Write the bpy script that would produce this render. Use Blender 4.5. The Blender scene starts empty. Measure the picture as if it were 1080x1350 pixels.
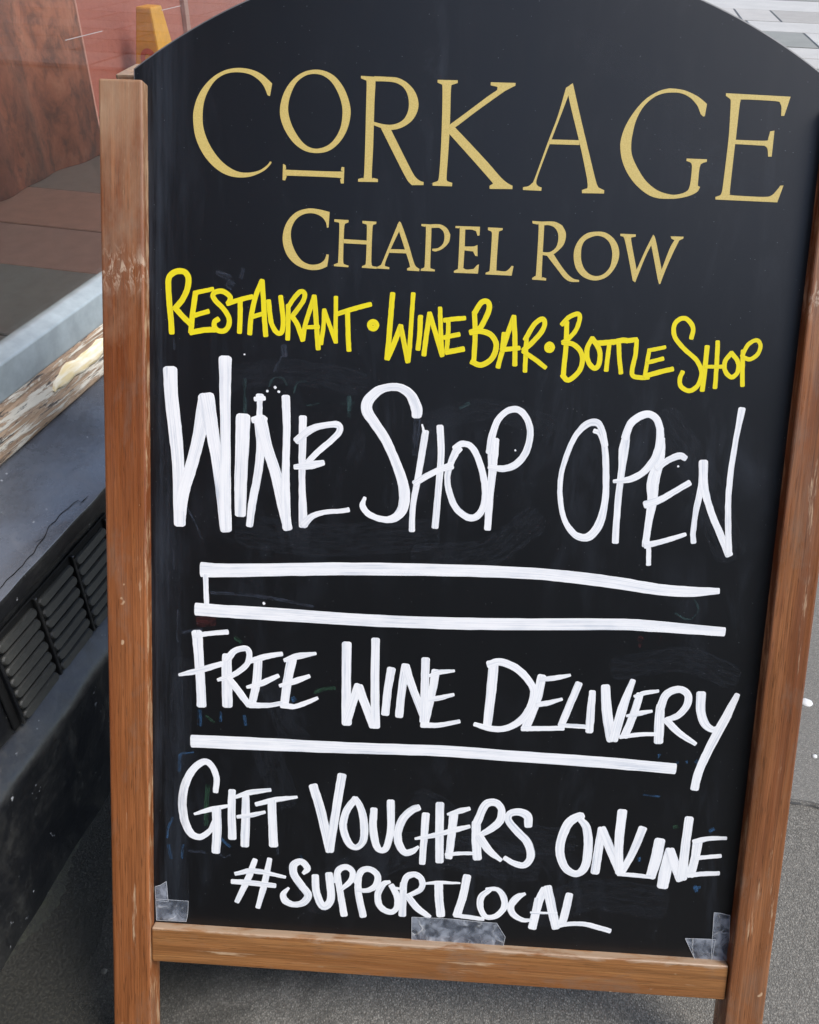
import bpy, bmesh, math, random
from mathutils import Vector, Matrix, noise as mnoise
random.seed(7)
scene = bpy.context.scene
col = scene.collection

# ------------------------------------------------------------------ camera
cam_d = bpy.data.cameras.new('camera'); cam = bpy.data.objects.new('camera', cam_d); col.objects.link(cam)
cam_d.sensor_fit = 'HORIZONTAL'; cam_d.sensor_width = 36.0; cam_d.lens = 36.0*1083.0/1080.0
cam_d.clip_start = 0.02; cam_d.clip_end = 600
cr, cd, cf = Vector((0.99822, 0.05683, 0.01809)), Vector((0.04875, -0.60263, -0.79653)), Vector((-0.03436, 0.79600, -0.60432))
m = Matrix.Identity(4)
for i in range(3):
    m[i][0] = cr[i]; m[i][1] = -cd[i]; m[i][2] = -cf[i]
m.translation = (0.29304, -0.43713, 1.08151)
cam.matrix_world = m
scene.camera = cam

# ------------------------------------------------------------------ sky, sun, exposure
SUN_EL, SUN_AZ = math.radians(54), math.radians(104)       # azimuth clockwise from +Y
world = bpy.data.worlds.new('World'); scene.world = world; world.use_nodes = True
wn = world.node_tree.nodes; wl = world.node_tree.links; wn.clear()
sky = wn.new('ShaderNodeTexSky'); sky.sky_type = 'NISHITA'; sky.sun_disc = False
sky.sun_elevation = SUN_EL; sky.sun_rotation = SUN_AZ
hs = wn.new('ShaderNodeHueSaturation'); hs.inputs['Saturation'].default_value = 0.88
bg = wn.new('ShaderNodeBackground'); bg.inputs['Strength'].default_value = 0.15
wo = wn.new('ShaderNodeOutputWorld')
wl.new(sky.outputs[0], hs.inputs['Color']); wl.new(hs.outputs[0], bg.inputs['Color']); wl.new(bg.outputs[0], wo.inputs['Surface'])
sun_d = bpy.data.lights.new('sun', 'SUN'); sun = bpy.data.objects.new('sun', sun_d); col.objects.link(sun)
sun_d.energy = 1.5; sun_d.angle = math.radians(25); sun_d.color = (1.0, 0.96, 0.9)
sdir = Vector((math.sin(SUN_AZ)*math.cos(SUN_EL), math.cos(SUN_AZ)*math.cos(SUN_EL), math.sin(SUN_EL)))
sun.rotation_euler = sdir.to_track_quat('Z', 'Y').to_euler(); sun.location = (3, -3, 6)
vs = scene.view_settings
vs.view_transform = 'Standard'; vs.look = 'None'; vs.exposure = 1.1; vs.gamma = 1.0; vs.use_curve_mapping = False

# ------------------------------------------------------------------ material helpers
class NT:
    def __init__(s, name):
        s.m = bpy.data.materials.new(name); s.m.use_nodes = True
        s.t = s.m.node_tree; s.n = s.t.nodes; s.l = s.t.links
        s.b = s.n['Principled BSDF']; s.out = s.n['Material Output']
    def new(s, t, **k):
        x = s.n.new(t)
        for a, v in k.items(): setattr(x, a, v)
        return x
    def link(s, a, b): s.l.new(a, b)
    def coord(s, kind='Object', scale=(1, 1, 1), loc=(0, 0, 0), rot=(0, 0, 0)):
        c = s.new('ShaderNodeTexCoord'); mp = s.new('ShaderNodeMapping')
        mp.inputs['Scale'].default_value = scale; mp.inputs['Location'].default_value = loc; mp.inputs['Rotation'].default_value = rot
        s.link(c.outputs[kind], mp.inputs[0]); return mp.outputs[0]
    def noise(s, vec, scale=1.0, detail=4, rough=0.55, dist=0.0):
        x = s.new('ShaderNodeTexNoise'); x.inputs['Scale'].default_value = scale; x.inputs['Detail'].default_value = detail
        x.inputs['Roughness'].default_value = rough; x.inputs['Distortion'].default_value = dist
        s.link(vec, x.inputs['Vector']); return x.outputs['Fac']
    def voro(s, vec, scale=1.0, feature='F1', out='Distance'):
        x = s.new('ShaderNodeTexVoronoi'); x.feature = feature; x.inputs['Scale'].default_value = scale
        s.link(vec, x.inputs['Vector']); return x.outputs[out]
    def ramp(s, fac, stops):
        r = s.new('ShaderNodeValToRGB'); e = r.color_ramp.elements
        while len(e) < len(stops): e.new(0.5)
        for i, (p, c) in enumerate(stops):
            e[i].position = p; e[i].color = (c, c, c, 1) if isinstance(c, (int, float)) else (*c, 1)
        s.link(fac, r.inputs[0]); return r.outputs[0]
    def mix(s, fac, a, b, mode='MIX'):
        x = s.new('ShaderNodeMix', data_type='RGBA', blend_type=mode)
        for sock, v in ((x.inputs[0], fac), (x.inputs[6], a), (x.inputs[7], b)):
            if isinstance(v, (int, float)): sock.default_value = v
            elif isinstance(v, tuple): sock.default_value = (*v, 1)
            else: s.link(v, sock)
        return x.outputs[2]
    def math(s, op, a, b=0.0, clamp=False):
        x = s.new('ShaderNodeMath', operation=op, use_clamp=clamp)
        for sock, v in ((x.inputs[0], a), (x.inputs[1], b)):
            if isinstance(v, (int, float)): sock.default_value = v
            else: s.link(v, sock)
        return x.outputs[0]
    def sep(s, vec):
        x = s.new('ShaderNodeSeparateXYZ'); s.link(vec, x.inputs[0]); return x.outputs
    def bump(s, h, strength=0.3, dist=0.001, prev=None):
        b = s.new('ShaderNodeBump'); b.inputs['Strength'].default_value = strength; b.inputs['Distance'].default_value = dist
        s.link(h, b.inputs['Height'])
        if prev is not None: s.link(prev, b.inputs['Normal'])
        s.link(b.outputs[0], s.b.inputs['Normal']); return b.outputs[0]
    def base(s, c):
        if isinstance(c, tuple): s.b.inputs['Base Color'].default_value = (*c, 1)
        else: s.link(c, s.b.inputs['Base Color'])
        return s
    def rough(s, r):
        if isinstance(r, (int, float)): s.b.inputs['Roughness'].default_value = r
        else: s.link(r, s.b.inputs['Roughness'])
        return s

def plain(name, c, r=0.6, spec=0.5):
    t = NT(name); v = t.coord()
    n = t.noise(v, 40, 5); t.base(t.mix(t.ramp(n, [(0.3, 0.0), (0.7, 1.0)]), tuple(x*0.82 for x in c), tuple(min(1, x*1.12) for x in c)))
    t.rough(r); t.b.inputs['Specular IOR Level'].default_value = spec; t.bump(t.noise(v, 300, 3), 0.12, 0.0006); return t.m

def wood(name, tint, axis, worn=0.0, seed=0.0, bare_top=False):
    """varnished hardwood, grain along local axis (0 = x, 2 = z); worn = paler bare wood at the top end"""
    t = NT(name)
    def sc(across, along): return tuple(along if i == axis else across for i in range(3))
    v1 = t.coord('Object', sc(60, 2.0), (seed, seed*2, seed)); v2 = t.coord('Object', sc(700, 11), (seed, 0, seed)); v3 = t.coord('Object', sc(150, 4), (0, seed, 0))
    n1 = t.noise(v1, 1, 5, 0.6, 0.7); n2 = t.noise(v2, 1, 3, 0.6); n3 = t.noise(v3, 1, 3, 0.55, 0.4)
    dark = tuple(x*0.5 for x in tint); light = (min(1, tint[0]*1.42), tint[1]*1.6, tint[2]*1.8)
    nb = t.noise(t.coord('Object', sc(14, 1.6), (seed*5, seed, 2)), 1, 4, 0.6, 1.2)
    c = t.ramp(n1, [(0.28, dark), (0.48, tint), (0.75, light)])
    c = t.mix(t.ramp(nb, [(0.36, 0.75), (0.56, 0.0)]), c, (tint[0]*0.62, tint[1]*0.46, tint[2]*0.4))
    c = t.mix(t.ramp(nb, [(0.58, 0.0), (0.74, 0.5)]), c, (tint[0]*1.25, tint[1]*1.5, tint[2]*1.9))
    c = t.mix(t.ramp(n2, [(0.36, 0.6), (0.62, 0.0)]), c, tuple(x*0.42 for x in tint))
    c = t.mix(t.ramp(n3, [(0.56, 0.0), (0.72, 0.5)]), c, light)
    # open pores: short dark flecks along the grain
    po = t.noise(t.coord('Object', sc(1100, 45), (seed, 4, seed)), 1, 1, 0.5)
    c = t.mix(t.ramp(po, [(0.66, 0.0), (0.72, 0.7)]), c, tuple(x*0.25 for x in tint))
    # grey grime rubbed into the surface
    gm_ = t.noise(t.coord('Object', sc(26, 11), (seed*2, 0, 8)), 1, 6, 0.72, 0.4)
    c = t.mix(t.ramp(gm_, [(0.52, 0.0), (0.74, 0.5)]), c, (0.20, 0.15, 0.11))
    # long scuffs where the varnish has gone, small knocks
    vs_ = t.coord('Object', sc(90, 7), (seed*3, 1, 0)); sc_ = t.noise(vs_, 1, 6, 0.7)
    c = t.mix(t.ramp(sc_, [(0.63, 0.0), (0.69, 0.6)]), c, (0.62, 0.45, 0.28))
    vk = t.coord('Object', (1, 1, 1), (seed, 0, 3)); kn = t.noise(vk, 55, 2, 0.5)
    c = t.mix(t.ramp(kn, [(0.745, 0.0), (0.77, 0.6)]), c, (0.66, 0.48, 0.3))
    if bare_top:
        o2 = t.sep(t.coord('Object')); rub = t.noise(t.coord('Object', (22, 90, 90)), 1, 6, 0.7, 0.5)
        edge = t.math('MULTIPLY', t.math('ADD', o2[2], t.math('ADD', 0.0035, t.math('MULTIPLY', t.math('SUBTRACT', rub, 0.5), 0.022))), 260.0, True)
        c = t.mix(t.math('MULTIPLY', edge, 0.75), c, (0.44, 0.33, 0.23))
    if worn > 0:
        oe = t.sep(t.coord('Object')); ch = t.noise(t.coord('Object', (120, 120, 22), (5, 0, 0)), 1, 5, 0.7)
        fr_ = t.math('MULTIPLY', t.math('SUBTRACT', -0.0118, oe[1]), 700.0, True)      # front arrises
        c = t.mix(t.math('MULTIPLY', t.math('SUBTRACT', 1.0, fr_), t.ramp(ch, [(0.5, 0.0), (0.62, 0.8)])), c, (0.50, 0.33, 0.19))
        o = t.sep(t.coord('Object')); h = t.math('MULTIPLY', t.math('SUBTRACT', o[2], 0.50), 2.8, True)
        patch = t.noise(t.coord('Object', (30, 30, 9)), 1, 6, 0.7)
        w = t.math('MULTIPLY', t.math('ADD', t.math('MULTIPLY', h, 0.6), t.math('SUBTRACT', patch, 0.78)), 3.2*worn, True)
        c = t.mix(t.math('MULTIPLY', w, 0.8), c, (0.46, 0.31, 0.19))
        # a band of cross scuffs where a rope or lock has rubbed
        band = t.math('SUBTRACT', 1.0, t.math('MULTIPLY', t.math('ABSOLUTE', t.math('SUBTRACT', o[2], 0.700)), 38.0), True)
        scf = t.noise(t.coord('Object', (160, 160, 60), (0, 3, 0)), 1, 5, 0.7, 0.8)
        c = t.mix(t.math('MULTIPLY', band, t.ramp(scf, [(0.5, 0.0), (0.6, 0.75)])), c, (0.60, 0.47, 0.34))
    t.base(c)
    t.rough(t.ramp(sc_, [(0.4, 0.27), (0.75, 0.6)]))
    t.b.inputs['Specular IOR Level'].default_value = 0.45
    b1 = t.bump(n2, 0.3, 0.0007); t.bump(sc_, 0.25, 0.0006, b1)
    return t.m

def brush_paint(name, full, thin, amount=0.5):
    """liquid-chalk pen: streaks run along the stroke (uv: x along, y across, metres)"""
    t = NT(name)
    v = t.coord('UV', (10, 1500, 1)); n = t.noise(v, 1, 4, 0.65)
    v2 = t.coord('UV', (30, 120, 1)); n2 = t.noise(v2, 1, 3)
    f = t.ramp(t.math('ADD', t.math('MULTIPLY', n, 0.72), t.math('MULTIPLY', n2, 0.28)), [(0.46, 0.0), (0.68, amount)])
    # whole passes of the nib that ran dry
    dry = t.noise(t.coord('UV', (5, 260, 1)), 1, 2); f = t.math('MULTIPLY', f, t.ramp(dry, [(0.38, 0.25), (0.62, 1.0)]))
    t.base(t.mix(f, full, thin)); t.rough(0.5); t.b.inputs['Specular IOR Level'].default_value = 0.3
    t.bump(n, 0.08, 0.0002); return t.m

def residue(name, c, alpha):
    t = NT(name); v = t.coord('UV', (60, 300, 1)); n = t.noise(v, 1, 5, 0.7)
    t.base(c); t.rough(0.7)
    t.link(t.ramp(n, [(0.38, 0.0), (0.66, alpha)]), t.b.inputs['Alpha']); return t.m

def panel_mat():
    t = NT('blackboard_paint')
    v = t.coord()
    smear = t.noise(t.coord('Object', (26, 1, 7), rot=(0, 0.25, 0)), 1, 6, 0.72, 0.6)
    cloud = t.noise(v, 5, 5, 0.6, 0.4)
    f = t.math('MULTIPLY', t.ramp(smear, [(0.5, 0.0), (0.78, 1.0)]), t.ramp(cloud, [(0.42, 0.0), (0.72, 0.9)]))
    c = t.mix(f, (0.003, 0.0033, 0.0043), (0.028, 0.034, 0.046))
    # wiped dust that the cloth leaves beside the left stile
    o = t.sep(v); edge = t.math('MULTIPLY', t.math('SUBTRACT', 0.045, o[0]), 16, True)
    up = t.noise(t.coord('Object', (60, 1, 3)), 1, 6, 0.7)
    c = t.mix(t.math('MULTIPLY', edge, t.ramp(up, [(0.45, 0.0), (0.75, 0.75)])), c, (0.075, 0.092, 0.12))
    # fine dust specks
    sp = t.voro(t.coord('Object', (120, 1, 120)), 1)
    c = t.mix(t.ramp(sp, [(0.035, 0.5), (0.05, 0.0)]), c, (0.25, 0.26, 0.28))
    t.base(c)
    t.rough(t.ramp(t.math('ADD', t.math('MULTIPLY', smear, 0.5), t.math('MULTIPLY', cloud, 0.5)), [(0.3, 0.33), (0.7, 0.42)]))
    t.b.inputs['Specular IOR Level'].default_value = 0.43
    t.bump(t.noise(t.coord('Object', (900, 900, 900)), 1, 2), 0.12, 0.0003)
    return t.m

def gloss_black(name, c=(0.012, 0.0125, 0.014), r=0.22, dirt=0.4, dirtcol=(0.10, 0.095, 0.08)):
    t = NT(name); v = t.coord()
    n = t.noise(v, 9, 7, 0.7, 0.3); n2 = t.noise(v, 60, 6, 0.7)
    f = t.math('MULTIPLY', t.ramp(n, [(0.45, 0.0), (0.75, 1.0)]), t.ramp(n2, [(0.4, 0.1), (0.7, 1.0)]))
    col_ = t.mix(t.math('MULTIPLY', f, dirt), c, dirtcol)
    sp = t.voro(t.coord('Object', (70, 70, 70)), 1); big = t.noise(v, 14, 2)
    spk = t.math('MULTIPLY', t.ramp(sp, [(0.07, 1.0), (0.1, 0.0)]), t.ramp(big, [(0.54, 0.0), (0.62, 0.9)]))
    col_ = t.mix(spk, col_, (0.4, 0.41, 0.42))
    chip = t.noise(v, 75, 4, 0.7); area = t.noise(t.coord('Object', (1, 1, 1), (2.3, 0, 0)), 11, 2)
    col_ = t.mix(t.math('MULTIPLY', t.ramp(chip, [(0.645, 0.0), (0.67, 1.0)]), t.ramp(area, [(0.52, 0.0), (0.57, 0.9)])), col_, (0.36, 0.365, 0.37))
    dust = t.noise(t.coord('Object', (12, 30, 5), (0, 1, 4)), 1, 6, 0.7, 0.8)
    col_ = t.mix(t.math('MULTIPLY', t.ramp(dust, [(0.5, 0.0), (0.75, 0.5)]), dirt), col_, dirtcol)
    t.base(col_); t.rough(t.ramp(t.math('MAXIMUM', f, 0.0), [(0.0, r), (0.6, min(0.8, r+0.35))]))
    b = t.bump(t.noise(v, 22, 4, 0.6), 0.35, 0.004); t.bump(n2, 0.25, 0.0012, b)
    return t.m

def tarmac(name, stone, binder, scale, gap=(0.3, 0.62)):
    t = NT(name); v = t.coord()
    d = t.voro(v, scale); cc = t.voro(v, scale, 'F1', 'Color'); fine = t.noise(v, scale*2.2, 3, 0.6); big = t.noise(v, 3.0, 5, 0.6)
    hue = t.sep(cc)[0]
    st = t.mix(t.ramp(hue, [(0.0, 0.0), (0.8, 0.55), (1.0, 1.0)]), tuple(x*0.52 for x in stone), tuple(min(1, x*1.6) for x in stone))
    c = t.mix(t.ramp(d, [(gap[0], 0.0), (gap[1], 0.5)]), st, binder)
    c = t.mix(t.ramp(fine, [(0.35, 0.35), (0.65, 0.0)]), c, binder)
    c = t.mix(t.ramp(big, [(0.35, 0.35), (0.65, 0.0)]), c, tuple(x*0.6 for x in stone))
    # darkening along the wall foot is a separate film, dirt with painted shade
    t.base(c); t.rough(0.85)
    inv = t.math('SUBTRACT', 1.0, d); b = t.bump(inv, 0.5, 0.003); t.bump(fine, 0.4, 0.0012, b)
    return t.m

def rotten_wood():
    t = NT('peeling_sill_wood')
    v = t.coord('Object', (9, 80, 80)); n = t.noise(v, 1, 7, 0.7, 0.8)
    v2 = t.coord('Object', (22, 190, 190), (3, 1, 2)); n2 = t.noise(v2, 1, 5, 0.7, 0.4)
    v3 = t.coord('Object', (7, 75, 75), (7, 0, 1)); n3 = t.noise(v3, 1, 7, 0.72, 0.5)
    c = t.ramp(n, [(0.3, (0.16, 0.10, 0.065)), (0.5, (0.36, 0.24, 0.15)), (0.7, (0.50, 0.37, 0.25))])
    c = t.mix(t.ramp(n3, [(0.49, 0.0), (0.53, 0.95)]), c, (0.62, 0.57, 0.47))
    c = t.mix(t.ramp(n2, [(0.38, 0.9), (0.44, 0.0)]), c, (0.035, 0.033, 0.034))
    t.base(c); t.rough(0.75)
    b = t.bump(t.ramp(n3, [(0.47, 0.0), (0.53, 1.0)]), 0.5, 0.0015); t.bump(n2, 0.4, 0.001, b); return t.m

def copper_mat():
    t = NT('patinated_copper')
    v = t.coord('Object', (9, 5, 5)); n = t.noise(v, 1, 8, 0.72, 0.3)
    v2 = t.coord('Object', (34, 34, 22)); n2 = t.noise(v2, 1, 7, 0.75, 0.5)
    v3 = t.coord('Object', (6.5, 6.5, 0.3), (2, 0, 0)); n3 = t.noise(v3, 1, 2)
    c = t.ramp(n, [(0.3, (0.24, 0.085, 0.055)), (0.5, (0.52, 0.17, 0.095)), (0.7, (0.70, 0.28, 0.17))])
    c = t.mix(t.ramp(n2, [(0.38, 0.7), (0.55, 0.0)]), c, (0.17, 0.075, 0.055))
    c = t.mix(t.ramp(n3, [(0.40, 0.5), (0.48, 0.0)]), c, (0.15, 0.075, 0.06))
    t.base(c); t.rough(0.7)
    t.bump(n2, 0.3, 0.002); return t.m

def glass_mat(name='window_glass'):
    t = NT(name)
    tr = t.new('ShaderNodeBsdfTransparent'); tr.inputs[0].default_value = (0.9, 0.92, 0.91, 1)
    gl = t.new('ShaderNodeBsdfGlossy'); gl.inputs['Roughness'].default_value = 0.015
    lw = t.new('ShaderNodeLayerWeight'); lw.inputs['Blend'].default_value = 0.5
    f2 = t.math('ADD', 0.03, t.math('MULTIPLY', t.math('POWER', lw.outputs['Facing'], 5.0), 0.9), True)
    mx = t.new('ShaderNodeMixShader'); t.link(f2, mx.inputs[0]); t.link(tr.outputs[0], mx.inputs[1]); t.link(gl.outputs[0], mx.inputs[2])
    t.link(mx.outputs[0], t.out.inputs['Surface']); return t.m

def tape_mat():
    t = NT('clear_tape')
    n = t.noise(t.coord('Object', (70, 70, 70)), 1, 3, 0.5, 0.6)
    wob = t.coord('Object', (1, 1, 1)); nv = t.new('ShaderNodeTexNoise'); nv.inputs['Scale'].default_value = 60; t.link(wob, nv.inputs['Vector'])
    vm = t.new('ShaderNodeVectorMath', operation='MULTIPLY_ADD'); t.link(nv.outputs['Color'], vm.inputs[0]); vm.inputs[1].default_value = (0.02, 0.02, 0.02); t.link(wob, vm.inputs[2])
    ce = t.voro(vm.outputs[0], 30, 'DISTANCE_TO_EDGE')
    cre = t.math('MULTIPLY', t.ramp(ce, [(0.0, 0.8), (0.045, 0.0)]), t.ramp(t.noise(wob, 45, 3), [(0.45, 0.0), (0.6, 1.0)]))
    t.base(t.mix(cre, t.mix(t.ramp(n, [(0.4, 0.0), (0.65, 1.0)]), (0.17, 0.195, 0.24), (0.33, 0.36, 0.41)), (0.75, 0.77, 0.78)))
    t.rough(0.16); t.b.inputs['Specular IOR Level'].default_value = 0.8
    t.link(t.math('MAXIMUM', t.ramp(n, [(0.34, 0.3), (0.6, 0.8)]), t.math('MULTIPLY', cre, 0.8)), t.b.inputs['Alpha'])
    b = t.bump(cre, 0.6, 0.001); t.bump(n, 0.5, 0.003, b); return t.m

def stone_mat(name, c, var=0.25):
    t = NT(name); v = t.coord('Object', (1, 1, 1)); n = t.noise(v, 3, 7, 0.65, 0.3); n2 = t.noise(v, 60, 5, 0.7)
    k = t.mix(t.ramp(n, [(0.3, 0.0), (0.7, 1.0)]), tuple(x*(1-var) for x in c), tuple(min(1, x*(1+var*0.5)) for x in c))
    k = t.mix(t.ramp(n2, [(0.3, 0.35), (0.55, 0.0)]), k, tuple(x*0.6 for x in c))
    t.base(k); t.rough(0.8); t.bump(n2, 0.35, 0.004); return t.m

# ------------------------------------------------------------------ object helpers
def link_mesh(name, me, mat, parent=None):
    o = bpy.data.objects.new(name, me); col.objects.link(o)
    if mat is not None: me.materials.append(mat)
    if parent is not None: o.parent = parent
    return o
def from_bm(name, bm, mat, parent=None, smooth=False):
    me = bpy.data.meshes.new(name); bm.normal_update(); bm.to_mesh(me); bm.free()
    if smooth:
        for p in me.polygons: p.use_smooth = True
    return link_mesh(name, me, mat, parent)
def tag(o, label=None, cat=None, group=None, kind=None):
    if label: o['label'] = label
    if cat: o['category'] = cat
    if group: o['group'] = group
    if kind: o['kind'] = kind
    return o
def empty(name, loc=(0, 0, 0), rz=0.0):
    o = bpy.data.objects.new(name, None); col.objects.link(o); o.location = loc; o.rotation_euler = (0, 0, rz); o.empty_display_size = 0.1
    return o
def hexa(bm, pts):
    """8 corners: bottom ring 0-3, top ring 4-7 (same order)"""
    v = [bm.verts.new(p) for p in pts]
    for f in ((3, 2, 1, 0), (4, 5, 6, 7), (0, 1, 5, 4), (1, 2, 6, 5), (2, 3, 7, 6), (3, 0, 4, 7)): bm.faces.new([v[i] for i in f])
    return v
def box(bm, x0, x1, y0, y1, z0, z1):
    return hexa(bm, [(x0, y0, z0), (x1, y0, z0), (x1, y1, z0), (x0, y1, z0), (x0, y0, z1), (x1, y0, z1), (x1, y1, z1), (x0, y1, z1)])
def bevel_all(bm, w, seg=2):
    bmesh.ops.recalc_face_normals(bm, faces=bm.faces)
    bmesh.ops.bevel(bm, geom=list(bm.edges), offset=w, segments=seg, profile=0.6, affect='EDGES', clamp_overlap=True)
def box_obj(name, dims, mat, parent=None, bev=0.0, seg=2):
    bm = bmesh.new(); box(bm, *dims)
    if bev: bevel_all(bm, bev, seg)
    return from_bm(name, bm, mat, parent)
def sweep(name, prof, ss, mat, parent=None, amp=0.0, freq=20.0, smooth=True, stretch=1.0):
    """extrude a (depth, height) profile along local x; optional unevenness"""
    bm = bmesh.new(); rows = []
    for s in ss:
        r = []
        for (d, h) in prof:
            p = Vector((s, d, h))
            if amp:
                q = Vector((s*stretch*freq, d*freq, h*freq)); p += amp*Vector((0, mnoise.noise(q), mnoise.noise(q+Vector((31, 7, 5)))))
            r.append(bm.verts.new(p))
        rows.append(r)
    for a, b in zip(rows, rows[1:]):
        for i in range(len(prof)-1): bm.faces.new((a[i], b[i], b[i+1], a[i+1]))
    bmesh.ops.recalc_face_normals(bm, faces=bm.faces)
    return from_bm(name, bm, mat, parent, smooth)
def rounded(prof, r=0.004, n=4):
    """round the inner corners of an open polyline"""
    out = [prof[0]]
    for a, b, c in zip(prof, prof[1:], prof[2:]):
        A, B, C = Vector(a), Vector(b), Vector(c); k = min(r, (A-B).length*0.45, (C-B).length*0.45)
        p, q = B+(A-B).normalized()*k, B+(C-B).normalized()*k
        for i in range(n+1):
            t = i/n; x = p.lerp(B, t).lerp(B.lerp(q, t), t); out.append((x.x, x.y))
    out.append(prof[-1]); return out
def dense(a, b, fine0, fine1, step):
    s = [a]; x = fine0
    while x < fine1: s.append(x); x += step
    return s+[fine1, b]

# ------------------------------------------------------------------ ground
ground_m = tarmac('coarse_tarmac', (0.235, 0.218, 0.185), (0.05, 0.047, 0.039), 470)
path_m = tarmac('fine_tarmac', (0.245, 0.23, 0.2), (0.125, 0.117, 0.102), 700)
me = bpy.data.meshes.new('ground'); S = 250
me.from_pydata([(-S, -S, 0), (S, -S, 0), (S, S, 0), (-S, S, 0)], [], [(0, 1, 2, 3)])
tag(link_mesh('ground', me, ground_m), kind='structure')
# relaid footway beyond a ragged saw-cut seam
bm = bmesh.new(); top = []; low = []
xs = [-0.16+i*0.012 for i in range(0, 190)]
for x in xs:
    y = 0.489-0.206*x + 0.006*mnoise.noise(Vector((x*26, 3, 0))) + 0.003*mnoise.noise(Vector((x*90, 1, 0)))
    low.append(bm.verts.new((x, y-0.004, 0.0005))); top.append((bm.verts.new((x, y, 0.005)), bm.verts.new((x, 5.6, 0.005))))
for i in range(len(xs)-1):
    bm.faces.new((low[i], low[i+1], top[i+1][0], top[i][0])); bm.faces.new((top[i][0], top[i+1][0], top[i+1][1], top[i][1]))
footway = tag(from_bm('footway', bm, path_m), kind='structure')
bm = bmesh.new(); prev = None
for x in xs:
    y = 0.489-0.206*x+0.006*mnoise.noise(Vector((x*26, 3, 0)))+0.003*mnoise.noise(Vector((x*90, 1, 0)))
    w_ = 0.0018+0.002*mnoise.noise(Vector((x*40, 8, 0)))
    e = [bm.verts.new((x, y-0.002-w_, 0.0012)), bm.verts.new((x, y+0.0005+w_*0.4, 0.0056))]
    if prev: bm.faces.new((prev[0], e[0], e[1], prev[1]))
    prev = e
from_bm('seam', bm, plain('bitumen_seam', (0.055, 0.053, 0.049), 0.7), footway)

# far pavement of big stone flags, each its own piece
paving = empty('stone_pavement', (0, 0, 0), math.radians(-10)); tag(paving, kind='structure')
flag_m = [stone_mat('flag_stone_a', (0.40, 0.36, 0.31), 0.12), stone_mat('flag_stone_b', (0.22, 0.21, 0.175), 0.12), stone_mat('flag_stone_c', (0.32, 0.285, 0.24), 0.12), stone_mat('flag_stone_d', (0.43, 0.395, 0.345), 0.12)]
bed = box_obj('bedding', (-0.5, 9.5, 5.55, 18.95, 0.007, 0.012), stone_mat('grey_mortar', (0.11, 0.105, 0.095)), paving)
courses = [5.6, 6.2, 6.8, 7.35, 7.88, 8.52, 9.60, 10.45, 11.6, 12.9, 13.9, 15.0, 16.2, 17.6, 18.9]
fixed = {2: [(-1, 1), (2.0, 2)], 3: [(-1, 3), (2.6, 0)], 4: [(-1, 3), (3.0, 2)], 5: [(-1, 1), (2.03, 3), (3.2, 0)], 6: [(-1, 3), (2.9, 0)], 7: [(-1, 0), (1.93, 2), (3.1, 3)], 8: [(-1, 1), (1.12, 3), (2.7, 0)], 9: [(-1, 2), (2.0, 1)]}
for i, (y0, y1) in enumerate(zip(courses, courses[1:])):
    x = -0.48; joints = [x]
    seq = fixed.get(i, [])
    cut = [a for a, _ in seq]; mats = {}
    while x < 9.4:
        nxt = x+random.uniform(0.8, 1.5)
        for a in cut:
            if x < a-0.05 < nxt + 0.25: nxt = a; break
        x = min(nxt, 9.45); joints.append(x)
    for a, b in zip(joints, joints[1:]):
        if b-a < 0.08: continue
        k = random.choice((0, 0, 1, 2, 3))
        for (c, mi), (c2, _) in zip(seq, seq[1:]+[(99, 0)]):
            if c-0.05 <= a < c2-0.05: k = mi
        z = 0.018+random.uniform(0, 0.004)
        box_obj('flagstone', (a+0.012, b-0.012, y0+0.022, y1-0.022, 0.008, z), flag_m[k], paving, 0.003, 1)

# ------------------------------------------------------------------ shopfront (local: x along wall, y into wall, z up)
shop = empty('shopfront', (-0.17115, 0.26695, 0), math.radians(80))
tag(shop, 'old shopfront with glossy black sill and plinth, louvred vents and pale grey window frame', 'shopfront')
blk_m = gloss_black('black_plinth_paint', (0.009, 0.0095, 0.011), r=0.28, dirt=0.5)
blk_sill = gloss_black('black_sill_sheen_paint', (0.075, 0.077, 0.084), r=0.26, dirt=0.6, dirtcol=(0.17, 0.172, 0.18))  # same black paint; dust and reflected sky are put into the grey base
blk_sill.node_tree.nodes['Principled BSDF'].inputs['Specular IOR Level'].default_value = 1.0
blk_sill.node_tree.nodes['Principled BSDF'].inputs['Coat Weight'].default_value = 0.6
blk_sill.node_tree.nodes['Principled BSDF'].inputs['Coat Roughness'].default_value = 0.12
fine = dense(-3.0, 6.0, -0.9, 1.5, 0.012)
sweep('plinth', rounded([(0.0, 0.0), (0.0, 0.214), (0.032, 0.243), (0.05, 0.243)], 0.012), fine, blk_m, shop, 0.0035, 14)
riser = sweep('stall_riser', [(0.0305, 0.238), (0.030, 0.30), (0.030, 0.36), (0.030, 0.424)], fine, blk_m, shop, 0.0012, 20)
sweep('sill_front', rounded([(0.05, 0.4225), (0.0025, 0.4215), (0.0012, 0.444), (0.004, 0.4492)], 0.003), fine, blk_m, shop, 0.0014, 22)
sill = sweep('sill', rounded([(0.0022, 0.4455), (0.0, 0.4475), (0.03, 0.4645), (0.102, 0.4995), (0.118, 0.501)], 0.0055), fine, blk_sill, shop, 0.0014, 22)
fr_m = plain('pale_grey_frame_paint', (0.32, 0.365, 0.38), 0.38)
sweep('window_frame', rounded([(0.128, 0.552), (0.12, 0.556), (0.12, 0.600), (0.1395, 0.608), (0.150, 0.608)], 0.003), fine, fr_m, shop, 0.0005, 30)
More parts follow.
